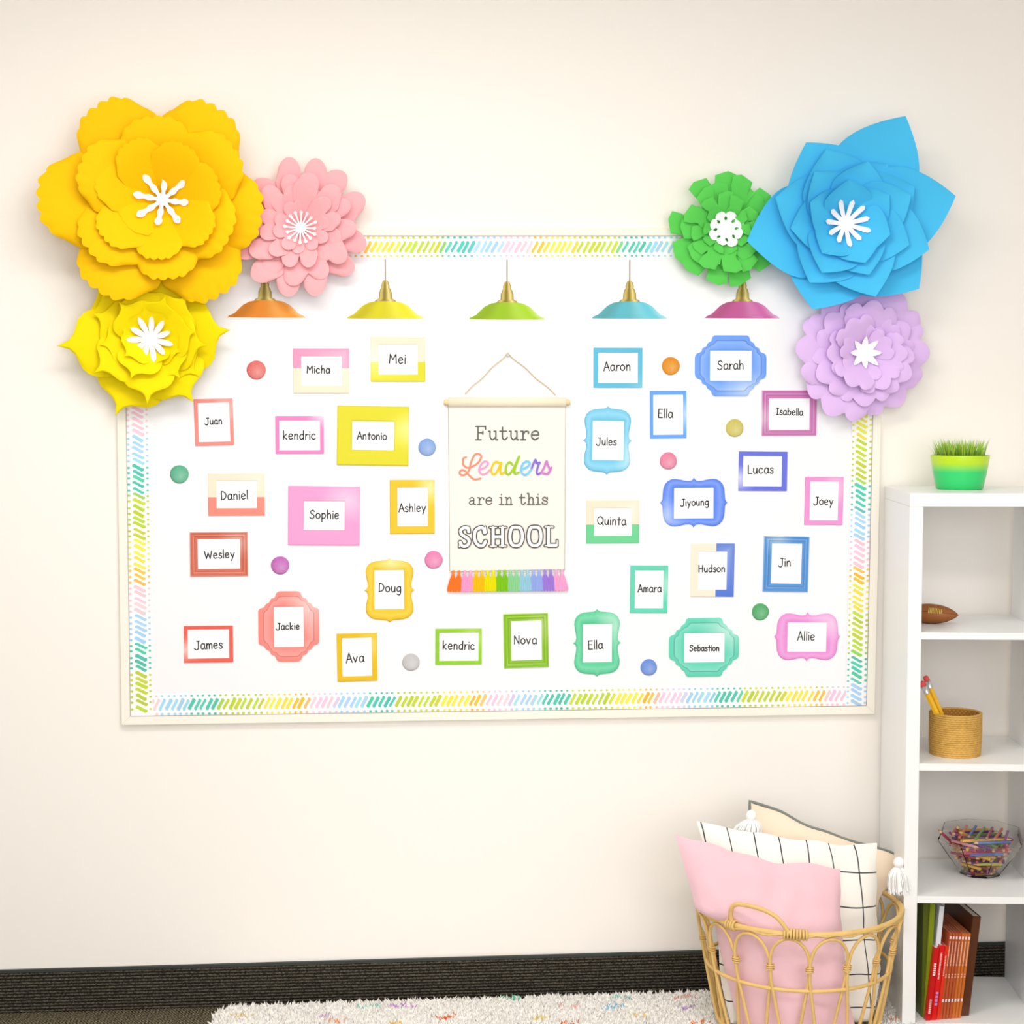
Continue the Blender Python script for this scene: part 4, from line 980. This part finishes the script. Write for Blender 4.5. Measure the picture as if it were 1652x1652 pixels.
o.build('woven_base', RAT, bk, smooth=True)
NA = 16; sp = 2*math.pi/NA
for i in range(NA):
    a0_ = i*sp+.06; pts = []
    hwid = sp*.49
    for s_ in range(11): # left leg up
        f = s_/10; z = .012+(Hb-.085-.012)*f; wd = hwid*(.42+.58*min(1, f*1.25)**1.0); pts.append(bp(a0_-wd, z, .003))
    for s_ in range(1, 12):
        th = math.pi*s_/12; pts.append(bp(a0_-hwid*math.cos(th), Hb-.085+.073*math.sin(th), .003))
    for s_ in range(11):
        f = 1-s_/10; z = .012+(Hb-.085-.012)*f; wd = hwid*(.42+.58*min(1, f*1.25)); pts.append(bp(a0_+wd, z, -.003))
    o = MB(); o.tube(pts, .0046, 7); o.build('loop', RAT, bk, smooth=True)
for i in range(NA):   # bindings where neighbouring loops and the middle ring meet
    a = (i+.5)*sp+.06; o = MB()
    for j in range(3): z = Hb-.085-.018+j*.006; p = bp(a, z); rad = Vector((p[0], p[1], 0)).normalized(); tq = Vector((-rad.y, rad.x, 0)); o.tube([Vector(p)+rad*.0085*math.cos(t_*math.pi/5)+tq*.0105*math.sin(t_*math.pi/5) for t_ in range(10)], .0018, 5, closed=True)
    o.build('binding', RAT, bk, smooth=True)
def handle(a0_, a1_, hgt):
    pts = [bp(a0_, Hb, .004), bp(a0_, Hb+hgt*.55, .004), bp(a0_+(a1_-a0_)*.12, Hb+hgt*.98, .004), bp(a0_+(a1_-a0_)*.5, Hb+hgt*1.02, .004), bp(a0_+(a1_-a0_)*.8, Hb+hgt*.72, .004), bp(a1_, Hb+.004, .006)]
    o = MB(); o.tube(catmull([tuple(p) for p in pts], 6), .0058, 8); o.build('handle', RAT, bk, smooth=True)
    for ac, nn in ((a0_, 4), (a1_+.07, 8)):
        o = MB()
        for j in range(nn):
            a = ac+(j-nn/2)*.028; p = Vector(bp(a, Hb, .001)); rad = Vector((p[0], p[1], 0)).normalized(); o.tube([p+rad*.0125*math.cos(t_*math.pi/5)+Vector((0, 0, 1))*.0125*math.sin(t_*math.pi/5) for t_ in range(10)], .0035, 6, closed=True)
        o.build('handle_wrap', RAT, bk, smooth=True)
handle(R(-52), R(-19), .062); handle(R(128), R(161), .045)

# ---------------------------------------------------------------- cushions
def cushion(TL, TR, BL_, BR_, thick, Y, m, name, lab, cat='cushion', back=None, leanY=0.0, seed=0, n=34, corner=1.0):
    """corner pixels at plane Y -> world; a soft pillow, squeezed inside the basket"""
    P = [U(*TL, Y), U(*TR, Y), U(*BL_, Y), U(*BR_, Y)]; ctr = (P[0]+P[1]+P[2]+P[3])/4
    t = empty(name, (BX, BYc, ZF)); tag(t, lab, cat)
    def surf(side, mm, nm):
        vs = []; uvs = []
        for j in range(n+1):
            for i in range(n+1):
                u, v = -1+2*i/n, -1+2*j/n
                # pull sides in a little so the corners stay pointed
                uu = u*(1-.055*(1-v*v)); vv = v*(1-.055*(1-u*u)); a, b_ = (uu+1)/2, (vv+1)/2
                p = (P[2]*(1-a)+P[3]*a)*(1-b_)+(P[0]*(1-a)+P[1]*a)*b_
                e_ = max(0, (1-u*u))**.55*max(0, (1-v*v))**.55
                nz = noise.noise(Vector((u*1.7+seed, v*1.7, seed)))*.018*e_**.5 + noise.noise(Vector((u*4+seed, v*4, 3)))*.011*e_**.4
                p = Vector(p); p.x += noise.noise(Vector((u*2.6+seed, v*3.2, 7)))*.011*max(abs(u), abs(v))**3; p.z += noise.noise(Vector((u*2.4, v*2.1+seed, 11)))*.012*max(abs(u), abs(v))**3; p.y += side*(thick/2*e_)+nz + leanY*(p.z-ctr.z)
                if p.z < ZR+.03:
                    zz_ = max(ZF+.022, p.z); rm = br(max(0, min(Hb, zz_-ZF)))-.018; k_ = smooth01((ZR+.03-p.z)/.05)
                    dx, dy = p.x-BX, p.y-BYc; rr_ = math.hypot(dx, dy)
                    if rr_ > rm: sc = 1+(rm/rr_-1)*k_; p.x, p.y = BX+dx*sc, BYc+dy*sc
                    p.z = zz_
                vs.append((p.x-BX, p.y-BYc, p.z-ZF)); uvs.append((a, b_))
        w_ = n+1; fs = [(j*w_+i, j*w_+i+1, (j+1)*w_+i+1, (j+1)*w_+i) for j in range(n) for i in range(n)]
        if side > 0: fs = [tuple(reversed(f)) for f in fs]
        return vs, fs, uvs
    objs = []
    for side, mm, nm in ((-1, m, 'cushion_front'), (1, back or m, 'cushion_back')):
        vs, fs, uvs = surf(side, mm, nm); me = bpy.data.meshes.new(nm); me.from_pydata(vs, [], fs); me.update(); uvl = me.uv_layers.new(name='UVMap')
        for lp in me.loops: uvl.data[lp.index].uv = uvs[lp.vertex_index]
        me.shade_smooth(); me.materials.append(mm); o = bpy.data.objects.new(nm, me); C.objects.link(o); o.parent = t; objs.append(o)
    if back:
        w_ = n+1; idx = [n*w_+i for i in range(w_)]+[j*w_+n for j in range(n-1, n//3, -1)]
        idx2 = [j*w_ for j in range(n//3, n)]+idx
        tag(MB().tube([vs[i] for i in idx2], .0042, 8).build('piping', back, t, smooth=True), 'grey piped edge')
    return t
LIN = dict(bump=.25, bscale=700, sheen=.3)
mPink = mat('pink_cushion_fabric', (240, 196, 206), .9, **LIN)
mWh = mat('checked_cushion_fabric', (250, 246, 238), .9, **LIN)
nt = mWh.node_tree; b = nt.nodes['Principled BSDF']; uvn = nt.nodes.new('ShaderNodeUVMap'); sx_ = nt.nodes.new('ShaderNodeSeparateXYZ'); nt.links.new(uvn.outputs[0], sx_.inputs[0])
def line_nodes(sock, count, width, phase):
    m1 = nt.nodes.new('ShaderNodeMath'); m1.operation = 'MULTIPLY_ADD'; m1.inputs[1].default_value = count; m1.inputs[2].default_value = phase; nt.links.new(sock, m1.inputs[0])
    m2 = nt.nodes.new('ShaderNodeMath'); m2.operation = 'FRACT'; nt.links.new(m1.outputs[0], m2.inputs[0])
    m3 = nt.nodes.new('ShaderNodeMath'); m3.operation = 'LESS_THAN'; m3.inputs[1].default_value = width; nt.links.new(m2.outputs[0], m3.inputs[0]); return m3.outputs[0]
la = line_nodes(sx_.outputs[0], 7.0, .05, .86); lb = line_nodes(sx_.outputs[1], 6.4, .04, .53)
mx = nt.nodes.new('ShaderNodeMath'); mx.operation = 'MAXIMUM'; nt.links.new(la, mx.inputs[0]); nt.links.new(lb, mx.inputs[1])
mc = nt.nodes.new('ShaderNodeMix'); mc.data_type = 'RGBA'; mc.inputs[6].default_value = rgb((250, 246, 238)); mc.inputs[7].default_value = rgb((58, 60, 68)); nt.links.new(mx.outputs[0], mc.inputs[0]); nt.links.new(mc.outputs[2], b.inputs['Base Color'])
mBe = mat('beige_cushion_fabric', (246, 226, 202), .9, **LIN); mGy = mat('grey_cushion_back', (126, 130, 124), .9, **LIN)
cushion((1094, 1352), (1361, 1404), (1150, 1700), (1380, 1700), .15, BYc-.125, mPink, 'pink_cushion', 'plain pink cushion at the front of the rattan basket', seed=1, leanY=.10)
cushion((1130, 1330), (1418, 1366), (1165, 1690), (1430, 1690), .12, BYc-.015, mWh, 'checked_cushion', 'white cushion with dark windowpane lines, behind the pink one', seed=5, leanY=.12)
bt = cushion((1218, 1294), (1452, 1380), (1170, 1660), (1462, 1660), .12, BYc+.10, mBe, 'tasselled_cushion', 'beige cushion with grey back and white corner tassels, rearmost', back=mGy, seed=9, leanY=.12)
TSM = mat('tassel_wool', (253, 252, 250), .95, sheen=.4)
def yarn_tassel(px, py, Y, parent, ln=.085, spread=.032, lab='white yarn tassel', dirx=.15):
    p = U(px, py, Y)-Vector((BX, BYc, ZF)); o = MB(); rnd2 = random.Random(int(px))
    o.lathe([(.003, .0), (.012, .006), (.015, .016), (.012, .026), (.004, .032)], 14, (p.x, p.y, p.z-.016))
    for i in range(260):
        a = rnd2.uniform(0, 6.283); r_ = spread*math.sqrt(rnd2.random()); l_ = ln*rnd2.uniform(.75, 1.02)
        ex, ey = r_*math.cos(a), r_*math.sin(a)*.7
        pts = [(p.x+ex*.15, p.y+ey*.15, p.z-.008), (p.x+ex*.9+dirx*l_*.4, p.y+ey*.8, p.z-l_*.45), (p.x+ex*1.1+dirx*l_*.8, p.y+ey, p.z-l_)]
        o.tube(catmull(pts, 3), .0017, 4)
    q_ = o.build('corner_tassel', TSM, parent, smooth=True); tag(q_, lab)
yarn_tassel(1450, 1392, BYc-.02, bt, .085, .038, 'white yarn tassel at the right corner', .18)
yarn_tassel(1212, 1316, BYc+.09, bt, .075, .042, 'white yarn tassel at the upper left corner', -.35)
